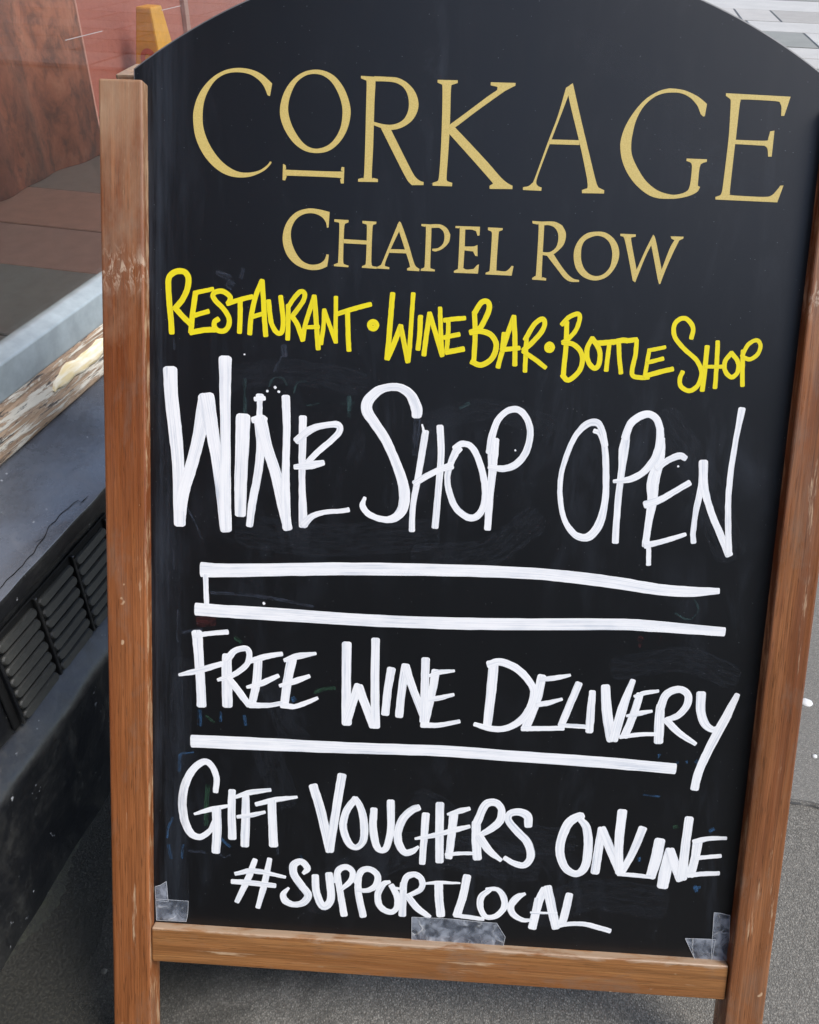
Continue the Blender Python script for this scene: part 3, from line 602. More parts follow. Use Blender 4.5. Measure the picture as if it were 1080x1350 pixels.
YELLOW_LETTERS = [
 [[(221,6433,57),(212,6573,57),(195,6765,57),(190,6939,57),(232,7001,57),(295,7025,56),(358,7014,56),(389,6955,57),(376,6859,57),(331,6762,57),(258,6671,57)],[(258,6671,54),(331,6595,54),(412,6520,54)]],
 [[(457,6827,53),(443,6722,53),(425,6599,54),(412,6449,54)],[(448,6824,43),(548,6848,42),(629,6869,42)],[(449,6609,46),(585,6653,46)],[(412,6444,54),(549,6472,54),(649,6480,54)]],
 [[(783,6736,50),(801,6797,50),(737,6847,50),(665,6844,50),(629,6808,50),(656,6757,50),(729,6690,50),(784,6613,50),(793,6544,50),(758,6481,50),(694,6469,50),(649,6503,50),(648,6555,50),(684,6583,50)]],
 [[(774,6735,46),(891,6775,46),(1016,6811,46)],[(900,6766,50),(901,6618,50),(897,6464,50)]],
 [[(1113,6965,49),(1052,6816,49),(1010,6622,50),(997,6455,50)],[(1113,6965,49),(1128,6801,49),(1142,6610,50),(1157,6444,50)],[(1010,6614,43),(1127,6653,43)]],
 [[(1179,6777,48),(1195,6647,48),(1219,6543,48),(1274,6472,48),(1319,6495,48),(1325,6617,48),(1297,6822,48)]],
 [[(1373,6741,46),(1376,6584,46),(1374,6418,46)],[(1374,6724,46),(1429,6813,46),(1491,6876,46),(1532,6860,46),(1520,6790,46),(1467,6710,46),(1415,6638,46)],[(1415,6638,50),(1471,6553,50),(1524,6415,50)]],
 [[(1626,6838,46),(1584,6697,46),(1543,6556,46),(1524,6415,46)],[(1626,6838,49),(1644,6682,49),(1661,6508,50),(1678,6337,50)],[(1561,6539,39),(1678,6548,39)]],
 [[(1728,6712,42),(1723,6546,43),(1705,6387,43)],[(1728,6712,42),(1785,6566,42),(1849,6411,43)],[(1840,6837,42),(1843,6621,42),(1849,6407,43)]],
 [[(1859,6679,45),(2006,6731,45),(2179,6783,45)],[(1955,6709,49),(1967,6518,49),(1981,6336,49)]],
 [[(2244,6586,55),(2234,6563,55),(2212,6552,55),(2189,6561,55),(2178,6583,55),(2187,6605,55),(2210,6616,55),(2233,6607,55),(2244,6586,55)]],
 [[(2390,6891,52),(2379,6655,53),(2370,6454,53),(2359,6270,53)],[(2363,6271,53),(2429,6436,53),(2481,6589,53)],[(2481,6589,49),(2523,6419,49),(2565,6249,49)],[(2591,6899,44),(2582,6623,45),(2578,6422,45),(2569,6259,45)]],
 [[(2670,6687,49),(2669,6526,49),(2659,6374,49)]],
 [[(2756,6720,49),(2735,6509,49),(2719,6322,49)],[(2756,6720,49),(2839,6493,49),(2899,6323,49)],[(2856,6774,44),(2873,6555,45),(2898,6334,45)]],
 [[(2903,6660,45),(3004,6676,44),(3100,6688,44)],[(2943,6668,44),(2945,6517,45),(2938,6355,45)],[(2911,6496,45),(3053,6532,45)],[(2938,6355,53),(3101,6393,53)]],
 [[(3190,6747,48),(3209,6548,49),(3210,6286,49)],[(3191,6737,52),(3250,6839,52),(3311,6851,52),(3331,6783,52),(3290,6671,52),(3244,6590,53),(3164,6556,53)],[(3164,6556,53),(3266,6570,53),(3370,6534,53),(3421,6436,53),(3383,6313,53),(3284,6248,53),(3190,6275,53)]],
 [[(3573,6722,48),(3514,6520,49),(3465,6317,49),(3449,6235,49)],[(3573,6722,48),(3597,6503,49),(3612,6262,49)],[(3487,6559,44),(3480,6398,45)],[(3470,6402,45),(3643,6425,45)]],
 [[(3707,6538,44),(3710,6387,45),(3714,6205,45)],[(3698,6508,49),(3771,6651,48),(3848,6710,48),(3875,6665,48),(3846,6584,48),(3762,6480,49),(3685,6406,49)],[(3685,6396,45),(3792,6330,45),(3910,6250,45)]],
 [[(3964,6444,51),(3957,6424,51),(3939,6415,51),(3918,6422,51),(3909,6442,51),(3916,6464,51),(3935,6473,51),(3954,6464,51),(3964,6444,51)]],
 [[(4085,6687,48),(4095,6468,48),(4089,6266,49),(4090,6164,49)],[(4040,6665,44),(4105,6738,44),(4184,6771,44),(4207,6732,44),(4184,6631,44),(4120,6539,44),(4062,6496,44)],[(4062,6496,48),(4165,6481,48),(4241,6413,48),(4263,6313,49),(4226,6211,49),(4139,6136,49),(4080,6184,49)]],
 [[(4343,6548,48),(4300,6446,48),(4319,6326,49),(4385,6262,49),(4426,6310,49),(4421,6431,48),(4343,6548,48)]],
 [[(4377,6499,52),(4507,6515,52),(4557,6523,52)],[(4509,6495,44),(4503,6364,44),(4499,6247,45)]],
 [[(4548,6516,52),(4627,6539,52),(4678,6538,52)],[(4599,6508,44),(4617,6369,44),(4643,6228,45)]],
 [[(4678,6538,48),(4767,6551,48)],[(4768,6545,44),(4769,6415,44),(4751,6223,45),(4839,6192,45),(4910,6199,45)]],
 [[(4897,6460,40),(4887,6340,40),(4877,6218,40)],[(4897,6456,36),(4976,6474,36),(5045,6491,36)],[(4897,6340,40),(5035,6382,40)],[(4878,6208,49),(5016,6254,48),(5135,6286,48)]],
 [[(5288,6586,44),(5294,6686,44),(5231,6762,44),(5161,6760,44),(5113,6698,44),(5131,6590,44),(5238,6475,44),(5358,6379,44),(5417,6261,44),(5392,6139,45),(5316,6085,45),(5235,6122,45),(5215,6192,44),(5234,6264,44)]],
 [[(5446,6513,48),(5445,6323,48),(5441,6096,49)],[(5541,6563,44),(5553,6347,44),(5559,6126,44)],[(5445,6323,36),(5605,6330,36)]],
 [[(5682,6463,44),(5630,6381,44),(5640,6291,44),(5706,6233,44),(5761,6286,44),(5750,6386,44),(5682,6463,44)]],
 [[(5790,6487,44),(5800,6338,44),(5819,6157,44)],[(5785,6437,40),(5833,6549,40),(5909,6592,40),(5950,6544,40),(5933,6463,40),(5868,6411,40),(5807,6422,40)]],
]
WHITE_LETTERS = [
 [[(203,6068,143),(217,5791,137),(254,5452,138),(282,5128,124),(297,4523,122)],[(301,4553,110),(336,4839,117),(409,5095,124),(486,5387,127),(567,5807,159)],[(567,5814,167),(610,5582,145),(670,5242,116),(730,4858,117),(775,4488,122)],[(756,6197,131),(758,5815,110),(765,5437,103),(765,4860,117),(775,4504,122)]],
 [[(940,5631,148),(933,5331,138),(923,4965,128),(923,4653,113)]],
 [[(1105,5853,83),(1106,5774,57),(1104,5642,65)],[(1058,5819,45),(1153,5832,45)],[(1041,5611,65),(1118,5628,84),(1166,5617,65)],[(1112,5595,118),(1122,5339,88),(1096,5070,85),(1042,4757,82),(1019,4540,71)],[(1116,5605,133),(1189,5342,111),(1280,5078,112),(1352,4791,117),(1411,4530,94)],[(1367,5851,87),(1382,5560,76),(1380,5179,77),(1379,4890,97),(1400,4539,90)]],
 [[(1542,5658,79),(1543,5378,76),(1547,4995,69),(1570,4567,94)],[(1484,5423,76),(1606,5532,76),(1738,5586,61),(1890,5602,68),(1911,5537,64),(1837,5448,61),(1706,5328,61),(1594,5208,57)],[(1471,5160,50),(1614,5181,81),(1757,5216,57)],[(1570,4577,90),(1665,4670,62),(1799,4716,50),(1953,4733,47),(2026,4750,50)]],
 [[(2676,5729,101),(2669,5800,115),(2609,5923,97),(2516,5987,82),(2408,5997,75),(2283,5954,90),(2187,5851,108),(2181,5752,109),(2258,5638,102),(2373,5480,98),(2472,5283,95),(2554,5085,103),(2588,4920,111),(2567,4770,104),(2478,4681,82),(2367,4670,63),(2235,4716,63),(2168,4797,63),(2189,4882,33)]],
 [[(2770,5571,69),(2744,5351,69),(2710,5074,66),(2676,4812,59),(2677,4569,63)],[(2734,5641,18),(2756,5561,29)],[(2912,5628,72),(2935,5360,69),(2925,4992,66),(2910,4618,71)],[(2684,5050,63),(2808,5134,62),(2933,5204,62),(3044,5246,77)]],
 [[(3104,5422,87),(3071,5366,76),(3031,5255,66),(3010,5125,62),(3036,4979,63),(3117,4815,67),(3251,4729,70),(3350,4771,70),(3396,4922,66),(3375,5124,66),(3309,5323,65),(3230,5446,62),(3138,5469,65),(3068,5421,65)]],
 [[(3458,5520,90),(3451,5384,105),(3454,5183,80),(3442,4924,74),(3441,4626,70)],[(3418,5401,80),(3432,5564,72),(3485,5729,65),(3587,5823,64),(3695,5819,64),(3783,5706,65),(3805,5563,65),(3767,5399,72),(3675,5285,73),(3551,5239,66),(3422,5255,55)]],
 [[(4430,5657,42),(4490,5630,54),(4545,5497,62),(4578,5245,66),(4591,4969,67),(4551,4727,87),(4454,4592,83),(4325,4606,68),(4206,4750,55),(4146,4967,51),(4136,5184,51),(4178,5402,54),(4251,5600,54),(4357,5721,69),(4453,5735,69),(4513,5651,58),(4551,5517,54)]],
 [[(4755,5671,58),(4733,5486,97),(4730,5291,70),(4719,4955,67),(4726,4555,68)],[(4736,5603,77),(4778,5740,77),(4867,5821,76),(4961,5840,69),(5044,5771,69),(5077,5618,77),(5054,5443,77),(4953,5282,70),(4825,5197,66),(4662,5166,39)]],
 [[(5102,5610,50),(5094,5425,89),(5048,5188,121),(5056,4992,98),(5038,4752,71),(5028,4535,71)],[(5062,4522,48),(5077,4341,48)],[(5075,5317,66),(5173,5400,62),(5284,5450,69),(5340,5427,58)],[(4992,4949,78),(5132,5005,70),(5260,5090,62),(5402,5186,62)],[(5028,4535,67),(5171,4578,55),(5303,4625,51),(5413,4667,39)]],
 [[(5520,5397,89),(5530,5192,78),(5497,4934,59),(5488,4694,55),(5502,4591,55)],[(5520,5397,85),(5553,5154,78),(5646,4902,67),(5766,4669,71),(5863,4483,79)],[(5838,5931,68),(5811,5633,54),(5794,5244,58),(5809,4910,59),(5863,4489,63)]],
 [[(477,3368,114),(496,3120,103),(516,2819,99),(527,2576,104)],[(448,3337,59),(621,3370,51),(798,3396,55)],[(288,2897,32),(487,2955,67),(739,3044,59)]],
 [[(796,3133,102),(794,2936,111),(804,2592,112)],[(797,3087,75),(873,3192,67),(989,3228,63),(1032,3171,63),(1010,3059,63),(914,2964,59),(817,2908,59),(701,2866,36)],[(818,2887,71),(916,2762,79),(1034,2606,68)]],
 [[(1125,3106,90),(1113,2874,91),(1064,2608,80)],[(1029,3087,55),(1202,3150,63),(1374,3190,47)],[(1013,2804,36),(1167,2857,67),(1340,2948,47)],[(1044,2607,68),(1229,2614,56),(1384,2647,52)]],
 [[(1481,3137,106),(1438,2893,95),(1413,2649,91)],[(1405,3122,43),(1548,3176,70),(1729,3214,35)],[(1361,2839,40),(1515,2898,67),(1668,2963,43)],[(1385,2627,68),(1521,2619,56),(1655,2674,52),(1760,2727,36)]],
 [[(2052,3335,99),(2061,2887,100),(2078,2467,106)],[(2078,2490,92),(2142,2728,91),(2192,2883,100)],[(2192,2871,100),(2265,2689,91),(2362,2460,101)],[(2351,3397,89),(2360,2950,90),(2385,2450,96)]],
 [[(2527,3087,90),(2498,2866,86),(2482,2597,87)]],
 [[(2673,3135,90),(2646,2875,86),(2629,2582,87)],[(2673,3125,90),(2755,2904,81),(2879,2609,86)],[(2878,3215,89),(2884,2889,86),(2887,2539,82)]],
 [[(2989,3091,90),(2958,2824,81),(2905,2517,82)],[(2925,3041,31),(3033,3087,54),(3181,3109,31)],[(2916,2775,45),(3047,2806,54),(3188,2849,36)],[(2873,2496,64),(3039,2502,55),(3263,2558,45)]],
 [[(3584,3217,102),(3579,2930,103),(3558,2533,91)],[(3535,3198,80),(3659,3233,80),(3838,3163,80),(3977,3022,76),(4018,2910,76),(3985,2746,77),(3895,2601,77),(3747,2510,68),(3593,2500,64),(3425,2537,45)]],
 [[(4090,3098,92),(4051,2839,97),(3959,2521,94)],[(4081,3067,46),(4225,3092,55),(4379,3132,32)],[(4066,2792,56),(4177,2818,56),(4313,2867,32)],[(3925,2519,56),(4129,2532,56),(4350,2550,51)]],
 [[(4476,3043,78),(4393,2788,79),(4329,2580,79)],[(4307,2579,47),(4443,2580,47),(4578,2579,47)]],
 [[(4623,2964,69),(4621,2754,83),(4623,2533,84)]],
 [[(4750,3028,92),(4791,2740,107),(4859,2456,107)],[(5025,3110,60),(4944,2797,97),(4882,2457,93)]],
 [[(5109,2962,78),(5062,2733,83),(4991,2500,84)],[(5055,2942,32),(5174,2989,50),(5294,3013,32)],[(4995,2724,28),(5127,2761,55),(5247,2792,32)],[(4947,2490,47),(5125,2525,47),(5303,2544,42)]],
 [[(5331,2856,87),(5336,2678,102),(5346,2462,98)],[(5333,2833,87),(5376,2977,83),(5492,3043,78),(5592,3002,78),(5603,2884,78),(5519,2760,69),(5401,2705,51)],[(5401,2705,79),(5548,2571,70),(5727,2461,46)]],
 [[(5733,3010,96),(5747,2822,92),(5806,2682,88),(5889,2628,65),(5942,2655,51)],[(6100,3020,59),(6000,2742,97),(5876,2422,93),(5791,2150,89),(5768,1965,89)]],
 [[(682,1598,58),(691,1763,70),(631,1902,69),(542,1932,73),(423,1819,82),(343,1635,91),(319,1421,95),(353,1210,92),(423,1085,84),(524,1060,71),(624,1142,62),(674,1252,62)],[(453,1323,29),(623,1388,58),(822,1444,37)],[(693,1403,99),(700,1147,100),(689,898,96)]],
 [[(861,1616,82),(859,1372,87),(869,1072,92)]],
 [[(1010,1594,74),(1013,1339,95),(1007,995,96)],[(901,1551,41),(1060,1614,61),(1277,1658,41)],[(923,1322,41),(1083,1354,54),(1221,1396,37)]],
 [[(1125,1481,49),(1338,1548,61),(1565,1592,33)],[(1295,1517,94),(1307,1273,95),(1323,1017,100)]],
 [[(1740,1730,98),(1837,1415,103),(1937,994,95)],[(2045,1871,97),(2001,1532,94),(1937,994,91)]],
 [[(2197,1616,75),(2106,1467,79),(2075,1282,84),(2138,1102,80),(2226,1050,67),(2298,1136,80),(2302,1320,88),(2264,1500,79),(2197,1616,66)]],
 [[(2402,1505,79),(2398,1303,84),(2438,1099,84),(2494,1033,67),(2556,1084,75),(2590,1293,79),(2578,1607,87)]],
 [[(2880,1559,74),(2814,1525,83),(2723,1428,88),(2672,1276,88),(2681,1139,89),(2750,1028,80),(2834,1045,71),(2896,1102,35)]],
 [[(2959,1482,88),(2954,1226,79),(2947,914,71)],[(3105,1612,92),(3117,1283,92),(3133,950,89)],[(2860,1197,31),(3038,1243,57),(3184,1292,57)]],
 [[(3257,1509,96),(3248,1269,88),(3230,1003,80)],[(3195,1500,31),(3318,1547,65),(3422,1581,44)],[(3163,1286,53),(3288,1329,61),(3433,1377,44)],[(3197,1031,40),(3344,1057,44),(3492,1067,35)]],
 [[(3504,1423,96),(3515,1218,101),(3537,1013,97)],[(3514,1435,92),(3587,1633,87),(3689,1669,82),(3762,1599,78),(3754,1462,87),(3665,1365,79),(3544,1277,53)],[(3544,1266,92),(3659,1113,84),(3792,1007,44)]],
 [[(4060,1426,83),(4043,1538,96),(3946,1577,83),(3854,1548,78),(3848,1469,78),(3939,1361,87),(4063,1232,88),(4109,1075,88),(4048,967,75),(3931,982,66),(3832,1037,53)]],
 [[(4608,1528,63),(4604,1578,83),(4486,1487,100),(4420,1285,97),(4423,1109,93),(4494,958,85),(4610,904,77),(4695,994,93),(4712,1217,97),(4681,1434,92),(4614,1528,71)]],
 [[(4841,1441,88),(4822,1180,97),(4807,936,93)],[(4841,1441,92),(4950,1211,97),(5072,954,93)],[(5038,1654,104),(5033,1305,96),(5062,953,85)]],
 [[(5269,1474,92),(5192,1206,84),(5093,955,72)],[(5054,931,42),(5216,931,51),(5399,921,42)]],
 [[(5461,1345,117),(5440,1135,118),(5402,928,106)]],
 [[(5580,1243,105),(5552,1010,126),(5538,826,123)],[(5580,1243,96),(5646,1082,105),(5721,922,106)],[(5744,1621,95),(5734,1309,96),(5734,934,106)]],
 [[(5860,1356,104),(5848,1163,92),(5817,973,97)],[(5820,1358,63),(5974,1408,54),(6151,1424,37)],[(5857,1174,50),(6113,1218,46)],[(5797,971,55),(5955,998,55),(6113,1016,50)]],
 [[(1121,826,61),(1050,606,74),(927,311,57)],[(1282,848,56),(1230,550,74),(1160,259,53)],[(907,646,44),(1112,696,65),(1458,646,35)],[(872,552,57),(1072,550,66),(1345,535,57)]],
 [[(1656,705,43),(1700,764,74),(1632,839,74),(1549,799,87),(1552,686,87),(1638,556,87),(1714,447,88),(1663,352,79),(1559,322,66),(1464,361,83),(1441,439,66),(1496,516,31)]],
 [[(1786,680,78),(1807,477,83),(1884,322,88),(1966,420,87),(1937,713,87)]],
 [[(2026,719,74),(2068,495,74),(2117,236,79)],[(2016,628,65),(2039,765,74),(2121,812,69),(2195,758,69),(2178,651,65),(2077,541,48)]],
 [[(2260,690,74),(2266,509,78),(2327,239,79)],[(2245,633,74),(2288,771,74),(2380,803,69),(2465,739,73),(2459,625,74),(2368,551,57),(2243,549,39)]],
 [[(2603,669,39),(2532,630,69),(2478,502,74),(2510,367,74),(2617,306,66),(2688,357,65),(2693,494,74),(2625,626,65)],[(2636,599,30),(2709,597,30)]],
 [[(2754,657,78),(2756,476,78),(2757,282,83)],[(2746,600,69),(2786,738,73),(2877,774,69),(2952,716,69),(2943,603,65),(2806,514,48)],[(2806,514,74),(2911,384,78),(3053,280,57)]],
 [[(2981,674,28),(3135,697,42),(3367,706,23)],[(3136,680,93),(3149,516,93),(3177,310,94)]],
 [[(3440,791,88),(3408,559,88),(3354,323,93)],[(3332,321,51),(3488,308,51),(3645,295,42)]],
 [[(3657,656,42),(3779,658,55),(3850,566,74),(3858,444,70),(3775,341,61),(3665,328,61),(3603,438,70),(3608,561,74),(3691,647,55)]],
 [[(4074,630,37),(3993,576,79),(3933,474,79),(3962,379,70),(4065,318,56),(4165,320,37)]],
 [[(4283,693,92),(4231,544,92),(4181,235,93)],[(4314,720,97),(4374,482,102),(4435,254,93)],[(4207,579,51),(4200,445,70)],[(4152,412,28),(4433,425,28)]],
 [[(4553,652,83),(4529,468,88),(4498,295,88)],[(4402,251,42),(4574,306,51),(4750,314,56),(4884,287,60),(5019,255,60)]],
]
WHITE_RULES = [
 [[(525,4049,160),(794,4055,143),(1580,4108,135),(2205,4145,134),(3135,4178,125),(3905,4187,121),(4328,4170,124),(4758,4137,124),(5190,4089,116),(5502,4082,108),(5803,4106,62)],[(565,3995,56),(578,3672,52)]],
 [[(466,3625,137),(734,3619,137),(1306,3614,137),(2223,3603,128),(3164,3619,127),(3940,3654,126),(4794,3701,122),(5225,3701,117),(5900,3682,94)]],
 [[(423,2163,143),(1171,2175,142),(2109,2190,125),(3075,2216,124),(3876,2207,124),(4791,2196,123),(5544,2172,118)]],
]
PAINT_DROPS = [
 [[(1178,5904,24),(1182,5903,24)],[(1257,5945,28),(1261,5941,28)],[(1292,5904,24),(1298,5902,24)],[(945,6254,15),(947,6252,15)]],
 [[(1176,3728,25),(1180,3722,25)]],
 [[(3669,5430,18),(3671,5425,18)]],
 [[(5278,5346,19),(5281,5342,19)]],
]
OLD_MARKS = [
 ('blue',[[(294,2000,33),(284,1811,33)],[(304,2011,20),(442,2036,20)],[(218,1265,25),(165,1154,25),(151,1024,25)],[(164,938,34),(194,783,34)],[(326,949,27),(312,791,27)],[(745,1051,33),(846,963,33)]]),
 ('dull',[[(393,884,34),(564,878,34)],[(726,889,21),(777,832,21),(847,865,21)],[(1368,998,25),(1369,912,25)]]),
 ('green',[[(596,1662,49),(583,1439,50),(580,1203,50)]]),
 ('red',[[(496,3488,117),(650,3506,117)]]),
 ('red',[[(5053,3565,57),(5075,3551,57)],[(5068,3505,22),(5067,3471,22)],[(5274,3595,17),(5250,3504,17)]]),
 ('teal',[[(5565,4000,19),(5621,3904,19),(5573,3812,19),(5501,3793,19),(5389,3851,19)]]),
 ('teal',[[(1199,5946,19),(1235,6031,19),(1330,6036,19),(1378,5973,19)],[(1446,5901,19),(1482,6005,19),(1576,6014,19)],[(2004,5888,30),(2001,5682,30)],[(1931,5810,23),(2053,5825,23)],[(1581,5776,17),(1704,5810,17)],[(951,6010,38),(958,5673,38)]]),
 ('dull',[[(1334,6340,74),(1344,6267,74)],[(1307,6247,30),(1253,6097,30)],[(369,4704,18),(448,4551,18),(527,4377,18)]]),
 ('dull',[[(673,7026,53),(799,6979,53)],[(924,7070,42),(907,6983,42)],[(782,6926,88),(818,6910,88)],[(1339,6355,54),(1341,6249,54)],[(243,6381,25),(242,6274,25)]]),
 ('dull',[[(620,3809,35),(963,3808,35),(1307,3778,35),(1688,3720,35)],[(332,3370,43),(525,3411,43)],[(274,3604,16),(264,3346,16),(273,3267,16)],[(228,4243,19),(233,4031,19)]]),
 ('blue',[[(507,2513,48),(507,2349,48)],[(987,2481,36),(998,2379,36)],[(732,2506,28),(733,2404,28)],[(1499,2715,48),(1519,2686,48)]]),
 ('green',[[(1730,2790,43),(1826,2826,43),(1941,2852,43)],[(882,3341,39),(940,3295,39)],[(576,2456,24),(664,2389,24)]]),
 ('teal',[[(3101,5828,36),(3189,5868,36)],[(1995,5879,47),(2008,5753,47)]]),
 ('dull',[[(2683,5684,72),(2674,5475,62),(2671,5339,47)]]),
 ('blue',[[(5368,2318,28),(5367,2282,28)],[(5559,2257,28),(5570,2239,28)],[(5656,2263,28),(5664,2245,28)],[(5756,2270,42),(5792,2248,42)]]),
 ('blue',[[(5976,1489,37),(6013,1519,37)],[(5879,844,42),(5905,790,42)],[(5872,821,34),(5935,836,34)],[(5246,1858,21),(5415,1851,21)],[(5259,1133,34),(5266,1100,34)]]),
 ('green',[[(5596,1507,42),(5629,1520,42)]]),
 ('blue',[[(1620,903,26),(1635,899,26)]]),
]
WIPED = [
 [(183,5525,199),(207,3635,210),(249,1515,223),(279,253,231)],
 [(109,6123,136),(119,5062,140),(113,3955,144)],
 [(780,6003,256),(1385,6103,254),(2066,6021,254)],
 [(1026,4481,346),(1729,4422,345),(2809,4532,341)],
 [(2758,5641,225),(3350,5817,223),(3954,5695,223)],
 [(3871,4702,307),(3433,4367,311),(2820,4296,312)],
 [(5136,5748,339),(5561,5168,344),(5846,4570,350)],
 [(1287,2827,279),(1457,2372,283),(1557,2250,284)],
 [(1234,2101,319),(1354,1762,322),(1406,1590,323)],
 [(2943,1603,337),(3609,1296,338),(4422,1263,337)],
 [(4902,3245,270),(5510,3361,268),(5985,3226,269)],
 [(1829,456,437),(2803,1065,428),(4036,971,426)],
 [(318,2980,247),(300,2301,252),(365,1873,255)],
 [(5445,623,392),(4791,666,393),(4316,451,397)],
 [(4131,9173,268),(4711,8864,269),(5219,8617,270)],
 [(4897,8341,246),(5481,8092,247),(5844,7969,247)],
]
TAPES = [
 [(17,437),(76,460),(144,510),(164,264),(24,272)],
 [(24,290),(390,289),(381,122),(364,37),(31,31)],
 [(2862,273),(3003,279),(3336,280),(3668,268),(3792,268),(3893,110),(3876,-20),(3350,-4),(2874,-2)],
 [(5831,234),(6155,245),(6140,-8),(5961,-12)],
 [(6107,562),(6180,559),(6279,539),(6318,10),(6132,-8)],
]

def cr_open(pts, n=6):
    """Catmull-Rom through points (any tuple length)"""
    P = [Vector(p) for p in pts]
    if len(P) == 2: return [P[0].lerp(P[1], i/8) for i in range(9)]
    E_ = [P[0]*2-P[1]]+P+[P[-1]*2-P[-2]]; out = []
    for i in range(1, len(E_)-2):
        a, b, c, d = E_[i-1], E_[i], E_[i+1], E_[i+2]
        for k in range(n):
            t = k/n; out.append(0.5*((2*b)+(c-a)*t+(2*a-5*b+4*c-d)*t*t+(3*b-a-3*c+d)*t**3))
    out.append(P[-1]); return out
def smooth_poly(pts, n=5, corner=38):
    P = [Vector(p) for p in pts]; N = len(P); isc = []
    for i in range(N):
        a, b = (P[i]-P[i-1]), (P[(i+1) % N]-P[i]); isc.append(math.degrees(a.angle(b, 0)) > corner)
    out = []
    for i in range(N):
        b, c = P[i], P[(i+1) % N]; a, d = P[i-1], P[(i+2) % N]
        if isc[i] and isc[(i+1) % N]: out.append(b); continue
        if isc[i]: a = b*2-c if False else b
        if isc[(i+1) % N]: d = c
        for k in range(n):
            t = k/n; out.append(0.5*((2*b)+(c-a)*t+(2*a-5*b+4*c-d)*t*t+(3*b-a-3*c+d)*t**3))
    return out
SC = 1e-4
def add_ribbon(bm, uvl, pts, level, ht, flat=0.35, jit=0.00022):
    """one pen stroke: a low ridge of paint following the pen"""
    C_ = cr_open(pts); sd = random.uniform(0, 90)
    Q = [(Vector((p[0], p[1]))*SC, max(p[2], 6)*SC) for p in C_]
    # drop coincident points
    R2 = [Q[0]]
    for q in Q[1:]:
        if (q[0]-R2[-1][0]).length > 0.0003: R2.append(q)
    Q = R2
    if len(Q) < 2: Q.append((Q[0][0]+Vector((0.0004, 0)), Q[0][1]))
    def tang(i): return (Q[min(i+1, len(Q)-1)][0]-Q[max(i-1, 0)][0]).normalized()
    st = []; L = 0.0
    t0, w0 = tang(0), Q[0][1]
    for k in (0.0, 0.35, 0.7):                                     # blunt rounded start
        st.append((Q[0][0]-t0*w0*flat*0.5*(1-k), w0*(0.55+0.45*math.sqrt(1-(1-k)**2)), t0, k == 0.0))
    for i, (p, w) in enumerate(Q): st.append((p, w, tang(i), False))
    t1, w1 = tang(len(Q)-1), Q[-1][1]
    for k in (0.7, 0.35, 0.0): st.append((Q[-1][0]+t1*w1*flat*0.5*(1-k), w1*(0.55+0.45*math.sqrt(1-(1-k)**2)), t1, k == 0.0))
    prof = ((-0.5, 0.0), (-0.488, 1.0), (-0.2, 1.0), (0.2, 1.0), (0.488, 1.0), (0.5, 0.0))
    base = -0.00002-level*0.00008; prev = None; lastp = st[0][0]
    for (p, w, t, end) in st:
        L += (p-lastp).length; lastp = p
        n = Vector((-t.y, t.x)); row = []
        for j, (a, h) in enumerate(prof):
            q = p+n*w*a
            if j in (0, 1, 4, 5):
                e = jit*(mnoise.noise(Vector((L*240+sd, a*3, sd)))+0.6*mnoise.noise(Vector((L*700+sd, a*5, sd)))); q = q+n*e
            if end: h = 0
            row.append((bm.verts.new((q.x, base-ht*h-L*0.0006, q.y)), (L+sd*0.37, w*a+sd)))
        if prev:
            for a in range(len(prof)-1):
                quad = (prev[a], row[a], row[a+1], prev[a+1])
                f = bm.faces.new([x[0] for x in quad])
                for lp, x in zip(f.loops, quad): lp[uvl].uv = x[1]
        prev = row
def letter(name, strokes, mat, lvl0, ht, flat=0.35, jit=0.00022):
    bm = bmesh.new(); uvl = bm.loops.layers.uv.new('uv')
    for i, s in enumerate(strokes): add_ribbon(bm, uvl, s, lvl0+i, ht, flat, jit)
    bmesh.ops.recalc_face_normals(bm, faces=bm.faces)
    for f in bm.faces:
        if f.normal.y > 0.3: f.normal_flip()
    return from_bm(name, bm, mat, panel)

